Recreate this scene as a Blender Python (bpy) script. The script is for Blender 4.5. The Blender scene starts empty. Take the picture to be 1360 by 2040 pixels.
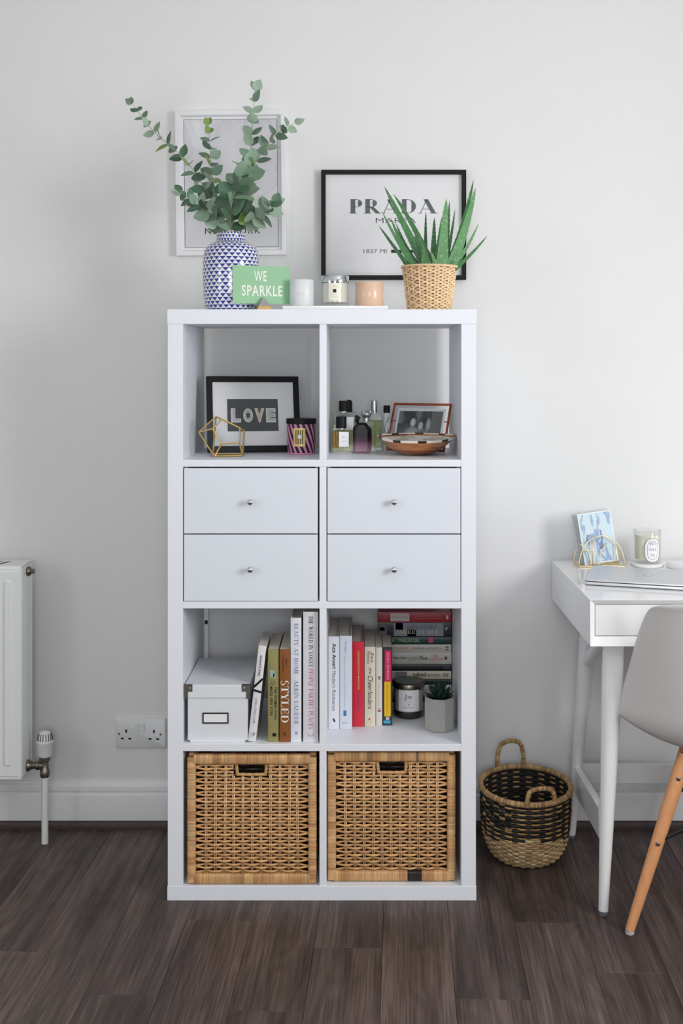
import bpy, bmesh, math, random
import numpy as np
from mathutils import Vector, Matrix, noise as mnoise

random.seed(7)
SC = bpy.context.scene
COL = SC.collection
R = math.radians

# ------------------------------------------------------------------ camera
F, CX, CY, CAMH = 2272.0, 718.0, 720.0, 1.3425      # focal length in px of the 1360x2040 frame
cam_data = bpy.data.cameras.new('camera')
cam = bpy.data.objects.new('camera', cam_data)
COL.objects.link(cam)
cam.location = (0, 0, CAMH)
cam.rotation_euler = (R(90), 0, 0)
cam_data.sensor_width = 36
cam_data.lens = F / 2040 * 36
cam_data.shift_x = (680 - CX) / 2040
cam_data.shift_y = -(1020 - CY) / 2040
cam_data.clip_start = 0.05
SC.camera = cam

# ------------------------------------------------------------------ sky, daylight, added fill, exposure
world = bpy.data.worlds.new('sky')
SC.world = world
world.use_nodes = True
wn = world.node_tree.nodes
wn['Background'].inputs[0].default_value = (0.78, 0.88, 1.0, 1)
wn['Background'].inputs[1].default_value = 1.0

XL, XR, YF, YW, ZC = -2.3, 1.95, -1.3, 3.30, 2.62        # room shell
WIN = dict(y0=0.6, y1=1.6, z0=1.15, z1=2.1)             # window in the right wall
WIN2 = dict(x0=-0.5, x1=0.5, z0=1.1, z1=1.9)             # window in the wall behind the camera
FILL_LOW = dict(y0=2.45, y1=2.95, z0=0.62, z1=1.22)           # opening added low in the right wall to brighten wall and desk
FILL_LEFT = dict(y0=0.1, y1=1.0, z0=1.2, z1=2.0)              # opening added in the left wall to lift left-facing surfaces

def area_light(name, loc, rot, sx, sy, watts, col):
    ld = bpy.data.lights.new(name, 'AREA')
    ld.shape = 'RECTANGLE'; ld.size = sx; ld.size_y = sy
    ld.energy = watts; ld.color = col
    o = bpy.data.objects.new(name, ld)
    COL.objects.link(o)
    o.location = loc; o.rotation_euler = rot
    return o

area_light('daylight_side', (XR - 0.02, (WIN['y0'] + WIN['y1']) / 2, (WIN['z0'] + WIN['z1']) / 2),
           (0, R(90), 0), WIN['z1'] - WIN['z0'], WIN['y1'] - WIN['y0'], 47, (1.0, 0.995, 0.99))
area_light('fill_light_low', (XR - 0.02, 2.7, 0.92), (0, R(90), 0), 0.6, 0.5, 4.0, (0.97, 0.99, 1.0))  # added fill, brightens the wall beside the desk
area_light('daylight_back', ((WIN2['x0'] + WIN2['x1']) / 2, YF + 0.02, (WIN2['z0'] + WIN2['z1']) / 2),
           (R(90), 0, 0), WIN2['x1'] - WIN2['x0'], WIN2['z1'] - WIN2['z0'], 25, (0.965, 0.985, 1.0))
area_light('fill_light_left', (XL + 0.02, (FILL_LEFT['y0'] + FILL_LEFT['y1']) / 2, (FILL_LEFT['z0'] + FILL_LEFT['z1']) / 2),
           (0, R(-90), 0), FILL_LEFT['z1'] - FILL_LEFT['z0'], FILL_LEFT['y1'] - FILL_LEFT['y0'], 10, (1.0, 0.99, 0.97))  # weak added fill for surfaces that face left
SC.view_settings.view_transform = 'Standard'
SC.view_settings.look = 'None'
SC.view_settings.exposure = 0.0
SC.view_settings.gamma = 1.0
SC.view_settings.use_curve_mapping = False
SC.cycles.use_denoising = True
SC.cycles.max_bounces = 10
SC.cycles.transparent_max_bounces = 24
SC.cycles.caustics_reflective = False
SC.cycles.caustics_refractive = False

# ------------------------------------------------------------------ helpers
def W(px, py, Y):
    """world point seen at pixel (px, py) of the frame at distance Y"""
    return Vector(((px - CX) * Y / F, Y, CAMH - (py - CY) * Y / F))

def lin(c):
    return tuple(((v / 255) / 12.92 if v / 255 <= 0.04045 else ((v / 255 + 0.055) / 1.055) ** 2.4) for v in c)

MATS = {}
def mat(name, rgb, rough=0.5, metal=0.0, var=0.04, scale=30.0, bump=0.0, bscale=None, stretch=None,
        attr=False, spec=0.5, coat=0.0, rand=0.0, sss=0.0, trans=0.0):
    """principled material with procedural colour variation"""
    if name in MATS:
        return MATS[name]
    m = bpy.data.materials.new(name)
    m.use_nodes = True
    nt = m.node_tree; N = nt.nodes; L = nt.links
    b = N['Principled BSDF']
    b.inputs['Roughness'].default_value = rough
    b.inputs['Metallic'].default_value = metal
    b.inputs['Specular IOR Level'].default_value = spec
    b.inputs['Coat Weight'].default_value = coat
    b.inputs['Coat Roughness'].default_value = 0.08
    if sss:
        b.inputs['Subsurface Weight'].default_value = sss
        b.inputs['Subsurface Radius'].default_value = (0.02, 0.015, 0.012)
    if trans:
        b.inputs['Transmission Weight'].default_value = trans
    tc = N.new('ShaderNodeTexCoord')
    mp = N.new('ShaderNodeMapping')
    if stretch:
        mp.inputs['Scale'].default_value = stretch
    L.new(tc.outputs['Object'], mp.inputs['Vector'])
    nz = N.new('ShaderNodeTexNoise')
    nz.inputs['Scale'].default_value = scale
    nz.inputs['Detail'].default_value = 4
    L.new(mp.outputs[0], nz.inputs['Vector'])
    mr = N.new('ShaderNodeMapRange')
    mr.inputs[1].default_value = 0.25; mr.inputs[2].default_value = 0.75
    mr.inputs[3].default_value = 1 - var; mr.inputs[4].default_value = 1 + var
    L.new(nz.outputs['Fac'], mr.inputs[0])
    val = mr.outputs[0]
    if rand:
        oi = N.new('ShaderNodeObjectInfo')
        r2 = N.new('ShaderNodeMapRange')
        r2.inputs[3].default_value = 1 - rand; r2.inputs[4].default_value = 1 + rand
        L.new(oi.outputs['Random'], r2.inputs[0])
        mm = N.new('ShaderNodeMath'); mm.operation = 'MULTIPLY'
        L.new(val, mm.inputs[0]); L.new(r2.outputs[0], mm.inputs[1])
        val = mm.outputs[0]
    mx = N.new('ShaderNodeVectorMath'); mx.operation = 'SCALE'
    if attr:
        at = N.new('ShaderNodeAttribute'); at.attribute_name = 'Col'
        L.new(at.outputs['Color'], mx.inputs[0])
    else:
        mx.inputs[0].default_value = lin(rgb)
    L.new(val, mx.inputs['Scale'])
    L.new(mx.outputs[0], b.inputs['Base Color'])
    if bump:
        n2 = N.new('ShaderNodeTexNoise')
        n2.inputs['Scale'].default_value = bscale or scale * 4
        n2.inputs['Detail'].default_value = 5
        L.new(mp.outputs[0], n2.inputs['Vector'])
        bp = N.new('ShaderNodeBump')
        bp.inputs['Strength'].default_value = bump
        bp.inputs['Distance'].default_value = 0.002
        L.new(n2.outputs['Fac'], bp.inputs['Height'])
        L.new(bp.outputs[0], b.inputs['Normal'])
    MATS[name] = m
    return m

def pane_mat(name, rgb=(252, 253, 253), rough=0.02, refl=1.0, ior=1.45):
    """a thin sheet of glass: tinted see-through with fresnel reflections"""
    if name in MATS:
        return MATS[name]
    m = bpy.data.materials.new(name)
    m.use_nodes = True
    nt = m.node_tree; N = nt.nodes; L = nt.links
    N.remove(N['Principled BSDF'])
    out = N['Material Output']
    tr = N.new('ShaderNodeBsdfTransparent')
    gl = N.new('ShaderNodeBsdfGlossy'); gl.inputs['Roughness'].default_value = rough
    fr = N.new('ShaderNodeLayerWeight'); fr.inputs['Blend'].default_value = 0.5
    p5 = N.new('ShaderNodeMath'); p5.operation = 'POWER'; p5.inputs[1].default_value = 4.0
    L.new(fr.outputs['Facing'], p5.inputs[0])
    f0 = N.new('ShaderNodeMapRange'); f0.inputs[3].default_value = 0.045; f0.inputs[4].default_value = 0.9
    L.new(p5.outputs[0], f0.inputs[0])
    nz = N.new('ShaderNodeTexNoise'); nz.inputs['Scale'].default_value = 6
    hs = N.new('ShaderNodeMapRange'); hs.inputs[3].default_value = 0.995; hs.inputs[4].default_value = 1.0
    L.new(nz.outputs['Fac'], hs.inputs[0])
    vm = N.new('ShaderNodeVectorMath'); vm.operation = 'SCALE'
    vm.inputs[0].default_value = lin(rgb)
    L.new(hs.outputs[0], vm.inputs['Scale'])
    L.new(vm.outputs[0], tr.inputs['Color'])
    ml = N.new('ShaderNodeMath'); ml.operation = 'MULTIPLY'; ml.inputs[1].default_value = refl
    L.new(f0.outputs[0], ml.inputs[0])
    mix = N.new('ShaderNodeMixShader')
    L.new(ml.outputs[0], mix.inputs[0])
    L.new(tr.outputs[0], mix.inputs[1]); L.new(gl.outputs[0], mix.inputs[2])
    L.new(mix.outputs[0], out.inputs['Surface'])
    MATS[name] = m
    return m

class MB:
    """collects faces, then links them as ONE mesh object"""
    def __init__(s):
        s.v = []; s.f = []; s.c = []; s.m = []; s.col = (1, 1, 1); s.mi = 0
    def face(s, idx):
        s.f.append(tuple(idx)); s.c.append(s.col); s.m.append(s.mi)
    def pts(s, P):
        n = len(s.v)
        s.v.extend(tuple(p) for p in P)
        return n
    def poly(s, P):
        n = s.pts(P)
        s.face(range(n, n + len(P)))
    def box(s, x0, x1, y0, y1, z0, z1):
        n = s.pts([(x, y, z) for x in (x0, x1) for y in (y0, y1) for z in (z0, z1)])
        for q in ((0, 1, 3, 2), (4, 6, 7, 5), (0, 4, 5, 1), (2, 3, 7, 6), (0, 2, 6, 4), (1, 5, 7, 3)):
            s.face([n + i for i in q])
    def rings(s, rings, closed=True, cap0=True, cap1=True, loop=False):
        """skin a list of equal-length point rings"""
        k = len(rings[0]); n = s.pts([p for r in rings for p in r])
        m = len(rings)
        for j in range(m if loop else m - 1):
            a = n + j * k; b = n + ((j + 1) % m) * k
            for i in range(k if closed else k - 1):
                i2 = (i + 1) % k
                s.face((a + i, a + i2, b + i2, b + i))
        if closed and not loop:
            if cap0: s.face([n + i for i in reversed(range(k))])
            if cap1: s.face([n + (m - 1) * k + i for i in range(k)])
        return n
    def tube(s, P, r, n=8, loop=False, ry=None, up=None):
        """tube along points; r a number or list; ry the second half axis (along 'up')"""
        P = [Vector(p) for p in P]; m = len(P)
        rr = r if isinstance(r, (list, tuple)) else [r] * m
        ry = rr if ry is None else (ry if isinstance(ry, (list, tuple)) else [ry] * m)
        rg = []; prev = None
        for i in range(m):
            if loop: t = P[(i + 1) % m] - P[i - 1]
            else: t = P[min(i + 1, m - 1)] - P[max(i - 1, 0)]
            if t.length < 1e-9: t = Vector((0, 0, 1))
            t.normalize()
            if up is not None: u = Vector(up)
            elif prev is None: u = Vector((0, 0, 1)) if abs(t.z) < 0.9 else Vector((0, 1, 0))
            else: u = prev
            u = u - t * u.dot(t)
            if u.length < 1e-6: u = t.orthogonal()
            u.normalize(); prev = u
            w = t.cross(u)
            rg.append([P[i] + w * (rr[i] * math.cos(a)) + u * (ry[i] * math.sin(a))
                       for a in (2 * math.pi * k / n for k in range(n))])
        s.rings(rg, loop=loop)
    def lathe(s, prof, n=40, c=(0, 0, 0), capped=True):
        rg = []
        for r, z in prof:
            rg.append([(c[0] + max(r, 1e-5) * math.cos(2 * math.pi * k / n), c[1] + max(r, 1e-5) * math.sin(2 * math.pi * k / n), c[2] + z) for k in range(n)])
        s.rings(rg, cap0=capped, cap1=capped)
    def prism(s, pts2, d0, d1, axis='y'):
        """extrude a 2D outline; axis y: (x,z) outline, z: (x,y) outline, x: (y,z) outline"""
        def P(p, d):
            return (p[0], d, p[1]) if axis == 'y' else ((p[0], p[1], d) if axis == 'z' else (d, p[0], p[1]))
        s.rings([[P(p, d0) for p in pts2], [P(p, d1) for p in pts2]])
    def xf(s, M, n0=0):
        for i in range(n0, len(s.v)):
            s.v[i] = tuple(M @ Vector(s.v[i]))
    def mesh(s, name, mats, smooth=None, fix=True):
        me = bpy.data.meshes.new(name)
        me.from_pydata(s.v, [], s.f)
        for m in (mats if isinstance(mats, (list, tuple)) else [mats]):
            me.materials.append(m)
        if any(s.m): me.polygons.foreach_set('material_index', s.m)
        if any(c != (1, 1, 1) for c in s.c):
            at = me.color_attributes.new('Col', 'FLOAT_COLOR', 'CORNER')
            arr = np.ones((len(me.loops), 4), dtype=np.float32)
            tot = np.array([len(f) for f in s.f])
            arr[:, :3] = np.repeat(np.array(s.c, dtype=np.float32), tot, axis=0)
            at.data.foreach_set('color', arr.ravel())
        if fix:
            bm = bmesh.new(); bm.from_mesh(me)
            bmesh.ops.recalc_face_normals(bm, faces=bm.faces)
            bm.to_mesh(me); bm.free()
        if smooth:
            me.polygons.foreach_set('use_smooth', [True] * len(me.polygons))
            if smooth is not True: me.set_sharp_from_angle(angle=R(smooth))
        me.update()
        return me
    def build(s, name, mats, parent=None, smooth=None, bevel=0, fix=True, seg=2):
        o = bpy.data.objects.new(name, s.mesh(name, mats, smooth, fix))
        COL.objects.link(o)
        if parent is not None: o.parent = parent
        if bevel:
            b = o.modifiers.new('bevel', 'BEVEL'); b.width = bevel; b.segments = seg
            b.limit_method = 'ANGLE'; b.angle_limit = R(40)
        return o

def thing(name, label, cat, loc=(0, 0, 0), rot=(0, 0, 0), group=None):
    o = bpy.data.objects.new(name, None)
    o.empty_display_size = 0.05
    COL.objects.link(o)
    o.location = loc; o.rotation_euler = rot
    o['label'] = label; o['category'] = cat
    if group: o['group'] = group
    return o

def tag(o, label, cat, group=None):
    o['label'] = label; o['category'] = cat
    if group: o['group'] = group
    return o

def structure(o):
    o['kind'] = 'structure'
    return o

def one(fn, *a):
    m = MB(); getattr(m, fn)(*a); return m

def bx(name, m, parent, x0, x1, y0, y1, z0, z1, bevel=0.001):
    return one('box', x0, x1, y0, y1, z0, z1).build(name, m, parent, bevel=bevel)

def share(name, me, parent, loc=(0, 0, 0), rot=(0, 0, 0)):
    o = bpy.data.objects.new(name, me)
    COL.objects.link(o)
    o.parent = parent; o.location = loc; o.rotation_euler = rot
    return o

# ---------------- lettering -------------------------------------------------
_T = {}
def sans(s, bold=0.0, shear=0.0, space=1.0):
    key = (s, bold, shear, space)
    if key not in _T:
        cu = bpy.data.curves.new('t', 'FONT')
        cu.body = s; cu.offset = bold; cu.shear = shear; cu.space_character = space
        cu.space_line = 0.9; cu.align_x = 'CENTER'
        cu.resolution_u = 3; cu.fill_mode = 'FRONT'
        ob = bpy.data.objects.new('t', cu)
        COL.objects.link(ob)
        dg = bpy.context.evaluated_depsgraph_get()
        me = bpy.data.meshes.new_from_object(ob.evaluated_get(dg))
        V = [tuple(v.co) for v in me.vertices]; Fc = [tuple(p.vertices) for p in me.polygons]
        bpy.data.objects.remove(ob); bpy.data.curves.remove(cu); bpy.data.meshes.remove(me)
        _T[key] = norm(V, Fc)
    return _T[key]

def norm(V, Fc):
    x0 = min(v[0] for v in V); x1 = max(v[0] for v in V)
    y0 = min(v[1] for v in V); y1 = max(v[1] for v in V)
    return [((v[0] - x0) / (x1 - x0), (v[1] - y0) / (y1 - y0)) for v in V], Fc

def serif(s, T=0.17, t=0.045, space=0.0, sl=0.1):
    """capitals with thick and thin strokes and slab serifs, drawn stroke by stroke"""
    V = []; Fc = []
    X = [0.0]
    def q(*p):
        n = len(V); V.extend((X[0] + a, b) for a, b in p); Fc.append(tuple(range(n, n + len(p))))
    def Vt(x, w, a=0.0, b=1.0): q((x - w / 2, a), (x + w / 2, a), (x + w / 2, b), (x - w / 2, b))
    def D(x0, y0, x1, y1, w): q((x0 - w / 2, y0), (x0 + w / 2, y0), (x1 + w / 2, y1), (x1 - w / 2, y1))
    def Hz(x0, x1, y):
        y = min(max(y, t / 2), 1 - t / 2)
        q((x0, y - t / 2), (x1, y - t / 2), (x1, y + t / 2), (x0, y + t / 2))
    def Sf(x, y, w=None):
        k = (T if w is None else w) / 2 + sl
        Hz(x - k, x + k, y)
    def A(cx, cy, rx, ry, a0, a1, TT=None):
        TT = T if TT is None else TT
        k = max(4, int(abs(a1 - a0) / 15)); pr = None
        for i in range(k + 1):
            a = R(a0 + (a1 - a0) * i / k); w = t + (TT - t) * abs(math.cos(a)) ** 1.3
            o = (cx + rx * math.cos(a), cy + ry * math.sin(a))
            n = (cx + (rx - w) * math.cos(a), cy + (ry - t * 1.0) * math.sin(a))
            if pr: q(pr[0], o, n, pr[1])
            pr = (o, n)
    for ch in s:
        w = 0.45
        if ch == 'A':
            D(.08, 0, .45, 1, t * 1.2); D(.40, 1, .86, 0, T); Hz(.21, .66, .3); Sf(.08, 0, t); Sf(.86, 0); w = 1.0
        elif ch == 'B':
            Vt(.18, T); A(.34, .75, .26, .25, -90, 90); A(.36, .26, .32, .26, -90, 90)
            for y in (0, .51, 1): Hz(.04, .37, y)
            w = .76
        elif ch == 'C':
            A(.45, .5, .41, .5, 48, 312); Vt(.72, t, .66, .95); w = .86
        elif ch == 'D':
            Vt(.18, T); A(.38, .5, .48, .5, -90, 90); Hz(.04, .4, 0); Hz(.04, .4, 1); w = .94
        elif ch == 'E':
            Vt(.18, T); Hz(.04, .64, 1); Hz(.18, .52, .5); Hz(.04, .68, 0); Vt(.63, t, .74, 1); Vt(.67, t, 0, .28); Vt(.51, t, .38, .62); w = .76
        elif ch == 'G':
            A(.45, .5, .41, .5, 48, 330); Vt(.72, T, .05, .42); Hz(.56, .88, .43); Vt(.72, t, .68, .95); w = .95
        elif ch == 'H':
            Vt(.18, T); Vt(.76, T); Hz(.18, .76, .5)
            for x in (.18, .76): Sf(x, 0); Sf(x, 1)
            w = .96
        elif ch == 'I':
            Vt(.2, T); Sf(.2, 0); Sf(.2, 1); w = .4
        elif ch == 'L':
            Vt(.18, T); Hz(.04, .64, 0); Vt(.63, t, 0, .3); Sf(.18, 1); w = .7
        elif ch == 'M':
            Vt(.12, t); D(.16, 1, .5, 0, T); D(.5, 0, .86, 1, t); Vt(.9, T); Sf(.12, 0, t); Sf(.9, 0); Sf(.12, 1, t); Sf(.9, 1); w = 1.06
        elif ch == 'N':
            Vt(.14, t); D(.18, 1, .74, 0, T); Vt(.8, t); Sf(.14, 0, t); Sf(.14, 1, t); Sf(.8, 1, t); w = .94
        elif ch == 'O':
            A(.47, .5, .43, .5, 0, 360); w = .94
        elif ch in 'PR':
            Vt(.18, T); A(.38, .72, .34, .28, -90, 90); Hz(.04, .4, 1); Hz(.18, .4, .46); Sf(.18, 0); w = .76
            if ch == 'R':
                D(.4, .46, .78, 0, T); Hz(.7, .95, 0); w = .94
        elif ch == 'S':
            A(.33, .74, .26, .26, 30, 265, T * .75); A(.31, .26, .29, .28, 95, -150, T * .75); w = .66
        elif ch == 'T':
            Vt(.37, T); Hz(.02, .72, 1); Vt(.03, t, .72, 1); Vt(.71, t, .72, 1); Sf(.37, 0); w = .74
        elif ch == 'U':
            Vt(.18, T, .3, 1); A(.42, .32, .325, .32, 180, 360, T * .6); Vt(.72, t, .3, 1); Sf(.18, 1); Sf(.72, 1, t); w = .88
        elif ch == 'V':
            D(.1, 1, .44, 0, T); D(.44, 0, .76, 1, t); Sf(.1, 1); Sf(.76, 1, t); w = .84
        elif ch == 'W':
            D(.08, 1, .34, 0, T); D(.34, 0, .58, 1, t); D(.54, 1, .8, 0, T); D(.8, 0, 1.04, 1, t); Sf(.08, 1); Sf(1.04, 1, t); w = 1.12
        elif ch == 'Y':
            D(.1, 1, .42, .45, T); D(.42, .45, .72, 1, t); Vt(.42, T, 0, .46); Sf(.42, 0); Sf(.1, 1); Sf(.72, 1, t); w = .82
        X[0] += w + space
    return norm(V, Fc)

def lettering(name, glyphs, m, parent, org, xd, yd, w, h):
    """flat print: unit glyphs laid from org along xd (width w) and yd (height h), in the parent's axes"""
    V, Fc = glyphs
    org = Vector(org); xd = Vector(xd); yd = Vector(yd)
    b = MB()
    b.v = [tuple(org + xd * (a * w) + yd * (c * h)) for a, c in V]
    for f in Fc: b.face(f)
    return b.build(name, m, parent, fix=False)

def print_grid(name, m, parent, org, xd, yd, w, h, nx, ny, fn):
    """a flat printed picture: small coloured cells, fn(u, v) -> sRGB"""
    org = Vector(org); xd = Vector(xd); yd = Vector(yd)
    b = MB()
    b.v = [tuple(org + xd * (w * i / nx) + yd * (h * j / ny)) for j in range(ny + 1) for i in range(nx + 1)]
    for j in range(ny):
        for i in range(nx):
            b.col = lin(fn((i + .5) / nx, (j + .5) / ny))
            n = j * (nx + 1) + i
            b.face((n, n + 1, n + nx + 2, n + nx + 1))
    return b.build(name, m, parent, fix=False)

def rrect(x0, x1, z0, z1, r, n=4):
    P = []
    for cx, cz, a0 in ((x1 - r, z1 - r, 0), (x0 + r, z1 - r, 90), (x0 + r, z0 + r, 180), (x1 - r, z0 + r, 270)):
        for k in range(n + 1):
            a = R(a0 + 90 * k / n)
            P.append((cx + r * math.cos(a), cz + r * math.sin(a)))
    return P

def smooth_path(P, k=6):
    """Catmull-Rom through the points"""
    P = [Vector(p) for p in P]; out = []
    for i in range(len(P) - 1):
        a = P[max(i - 1, 0)]; b = P[i]; c = P[i + 1]; d = P[min(i + 2, len(P) - 1)]
        for j in range(k):
            t = j / k
            out.append(0.5 * ((2 * b) + (c - a) * t + (2 * a - 5 * b + 4 * c - d) * t * t + (3 * b - a - 3 * c + d) * t ** 3))
    out.append(P[-1])
    return out

# ------------------------------------------------------------------ materials
M_WALL = mat('wall_paint', (231, 231, 231), 0.75, var=0.012, scale=3, bump=0.05, bscale=180)
M_CEIL = mat('ceiling_paint', (240, 240, 238), 0.8, var=0.01, scale=3)
M_SKIRT = mat('gloss_woodwork', (232, 233, 234), 0.35, var=0.01)
M_WHITE = mat('white_laminate', (233, 236, 243), 0.42, var=0.008, scale=8)
M_DRAWER = mat('white_drawer_lacquer', (223, 228, 237), 0.45, var=0.006, scale=8)
M_GLOSS = mat('white_gloss_lacquer', (238, 238, 240), 0.16, var=0.006, scale=6, coat=0.4)
M_RAD = mat('radiator_enamel', (228, 230, 230), 0.35, var=0.012)
M_BLACK = mat('black_frame_paint', (11, 13, 15), 0.5, var=0.1, scale=60, spec=0.25)
M_INK = mat('black_ink', (28, 29, 33), 0.7)
M_GREYINK = mat('grey_ink', (98, 102, 104), 0.75)
M_PAPER = mat('white_paper', (238, 238, 241), 0.8, var=0.01)
M_PRINT = mat('printed_paper', (255, 255, 255), 0.55, var=0.01, attr=True)
M_PLASTIC = mat('white_plastic', (224, 226, 227), 0.35, var=0.01)
M_DARKHOLE = mat('dark_slot', (14, 14, 15), 0.8)
M_CHROME = mat('chrome', (205, 208, 212), 0.12, metal=1.0, var=0.02)
M_STEEL = mat('brushed_steel', (150, 146, 140), 0.3, metal=1.0, var=0.06, scale=80)
M_NICKEL = mat('dull_nickel', (128, 120, 112), 0.32, metal=1.0, var=0.08, scale=90)
M_GOLD = mat('brass_gold', (226, 188, 122), 0.28, metal=1.0, var=0.05)
M_PALEGOLD = mat('pale_gold_wire', (240, 224, 184), 0.36, metal=0.9, var=0.04)
M_GLASS = pane_mat('clear_glass_sheet')
M_PAGES = mat('page_edges', (203, 196, 184), 0.85, var=0.16, scale=40, stretch=(60, 1, 1))

# ------------------------------------------------------------------ room shell
def shell():
    t = 0.12
    o = bx('wall_back', M_WALL, None, XL - t, XR + t, YW, YW + t, -0.05, ZC, bevel=0); structure(o)
    w = MB()
    w.box(XL - t, XL, YF - t, FILL_LEFT['y0'], -0.05, ZC); w.box(XL - t, XL, FILL_LEFT['y1'], YW, -0.05, ZC)
    w.box(XL - t, XL, FILL_LEFT['y0'], FILL_LEFT['y1'], -0.05, FILL_LEFT['z0']); w.box(XL - t, XL, FILL_LEFT['y0'], FILL_LEFT['y1'], FILL_LEFT['z1'], ZC)
    structure(w.build('wall_left', M_WALL))
    w = MB()
    w.box(XR, XR + t, YF - t, WIN['y0'], -0.05, ZC); w.box(XR, XR + t, WIN['y1'], FILL_LOW['y0'], -0.05, ZC); w.box(XR, XR + t, FILL_LOW['y1'], YW, -0.05, ZC)
    for q in (WIN, FILL_LOW):
        w.box(XR, XR + t, q['y0'], q['y1'], -0.05, q['z0']); w.box(XR, XR + t, q['y0'], q['y1'], q['z1'], ZC)
    structure(w.build('wall_right', M_WALL))
    w = MB()
    w.box(XL, WIN2['x0'], YF - t, YF, -0.05, ZC); w.box(WIN2['x1'], XR, YF - t, YF, -0.05, ZC)
    w.box(WIN2['x0'], WIN2['x1'], YF - t, YF, -0.05, WIN2['z0']); w.box(WIN2['x0'], WIN2['x1'], YF - t, YF, WIN2['z1'], ZC)
    structure(w.build('wall_front', M_WALL))
    structure(bx('ceiling', M_CEIL, None, XL - t, XR + t, YF - t, YW + t, ZC, ZC + 0.1, bevel=0))
    # windows: frame, glazing bar and pane; left and low ones are added for fill
    for k, (a0, a1, z0, z1, side) in enumerate(((WIN['y0'], WIN['y1'], WIN['z0'], WIN['z1'], 1), (WIN2['x0'], WIN2['x1'], WIN2['z0'], WIN2['z1'], 0), (FILL_LEFT['y0'], FILL_LEFT['y1'], FILL_LEFT['z0'], FILL_LEFT['z1'], -1), (FILL_LOW['y0'], FILL_LOW['y1'], FILL_LOW['z0'], FILL_LOW['z1'], 1))):
        f = MB(); g = MB(); am = (a0 + a1) / 2
        parts = [(a0, a0 + .05, z0, z1), (a1 - .05, a1, z0, z1), (a0 + .05, a1 - .05, z0, z0 + .05), (a0 + .05, a1 - .05, z1 - .05, z1), (am - .025, am + .025, z0 + .05, z1 - .05)]
        for p in parts:
            if side > 0: f.box(XR + .03, XR + .08, p[0], p[1], p[2], p[3])
            elif side < 0: f.box(XL - .08, XL - .03, p[0], p[1], p[2], p[3])
            else: f.box(p[0], p[1], YF - .08, YF - .03, p[2], p[3])
        fo = structure(f.build('window_%d' % (k + 1), M_SKIRT, bevel=0.003))
        if side > 0: g.box(XR + .052, XR + .058, a0 + .05, a1 - .05, z0 + .05, z1 - .05)
        elif side < 0: g.box(XL - .058, XL - .052, a0 + .05, a1 - .05, z0 + .05, z1 - .05)
        else: g.box(a0 + .05, a1 - .05, YF - .058, YF - .052, z0 + .05, z1 - .05)
        g.build('pane', M_GLASS, fo)
    # skirting board with its moulded top, and the dark beading on the laminate
    prof = [(0, 0.013), (-.018, 0.013), (-.018, .088), (-.0165, .0935), (-.013, .096), (-.012, .1), (-.0145, .103), (-.0145, .116), (-.012, .122), (-.007, .1255), (-.005, .131), (0, .131)]
    b = MB()
    b.rings([[(XL, YW + p[0], p[1]) for p in prof], [(XR, YW + p[0], p[1]) for p in prof]])
    structure(b.build('baseboard_back', M_SKIRT, smooth=35))
    m = mat('dark_beading', (62, 48, 46), 0.5, var=0.15, scale=14, stretch=(1, 6, 6))
    q = MB()
    pr = [(0, 0), (-.03, 0), (-.03, .013), (-.027, .0185), (-.02, .021), (0, .021)]
    q.rings([[(XL, YW + p[0], p[1]) for p in pr], [(XR, YW + p[0], p[1]) for p in pr]])
    structure(q.build('trim_1', m, smooth=35))

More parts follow.
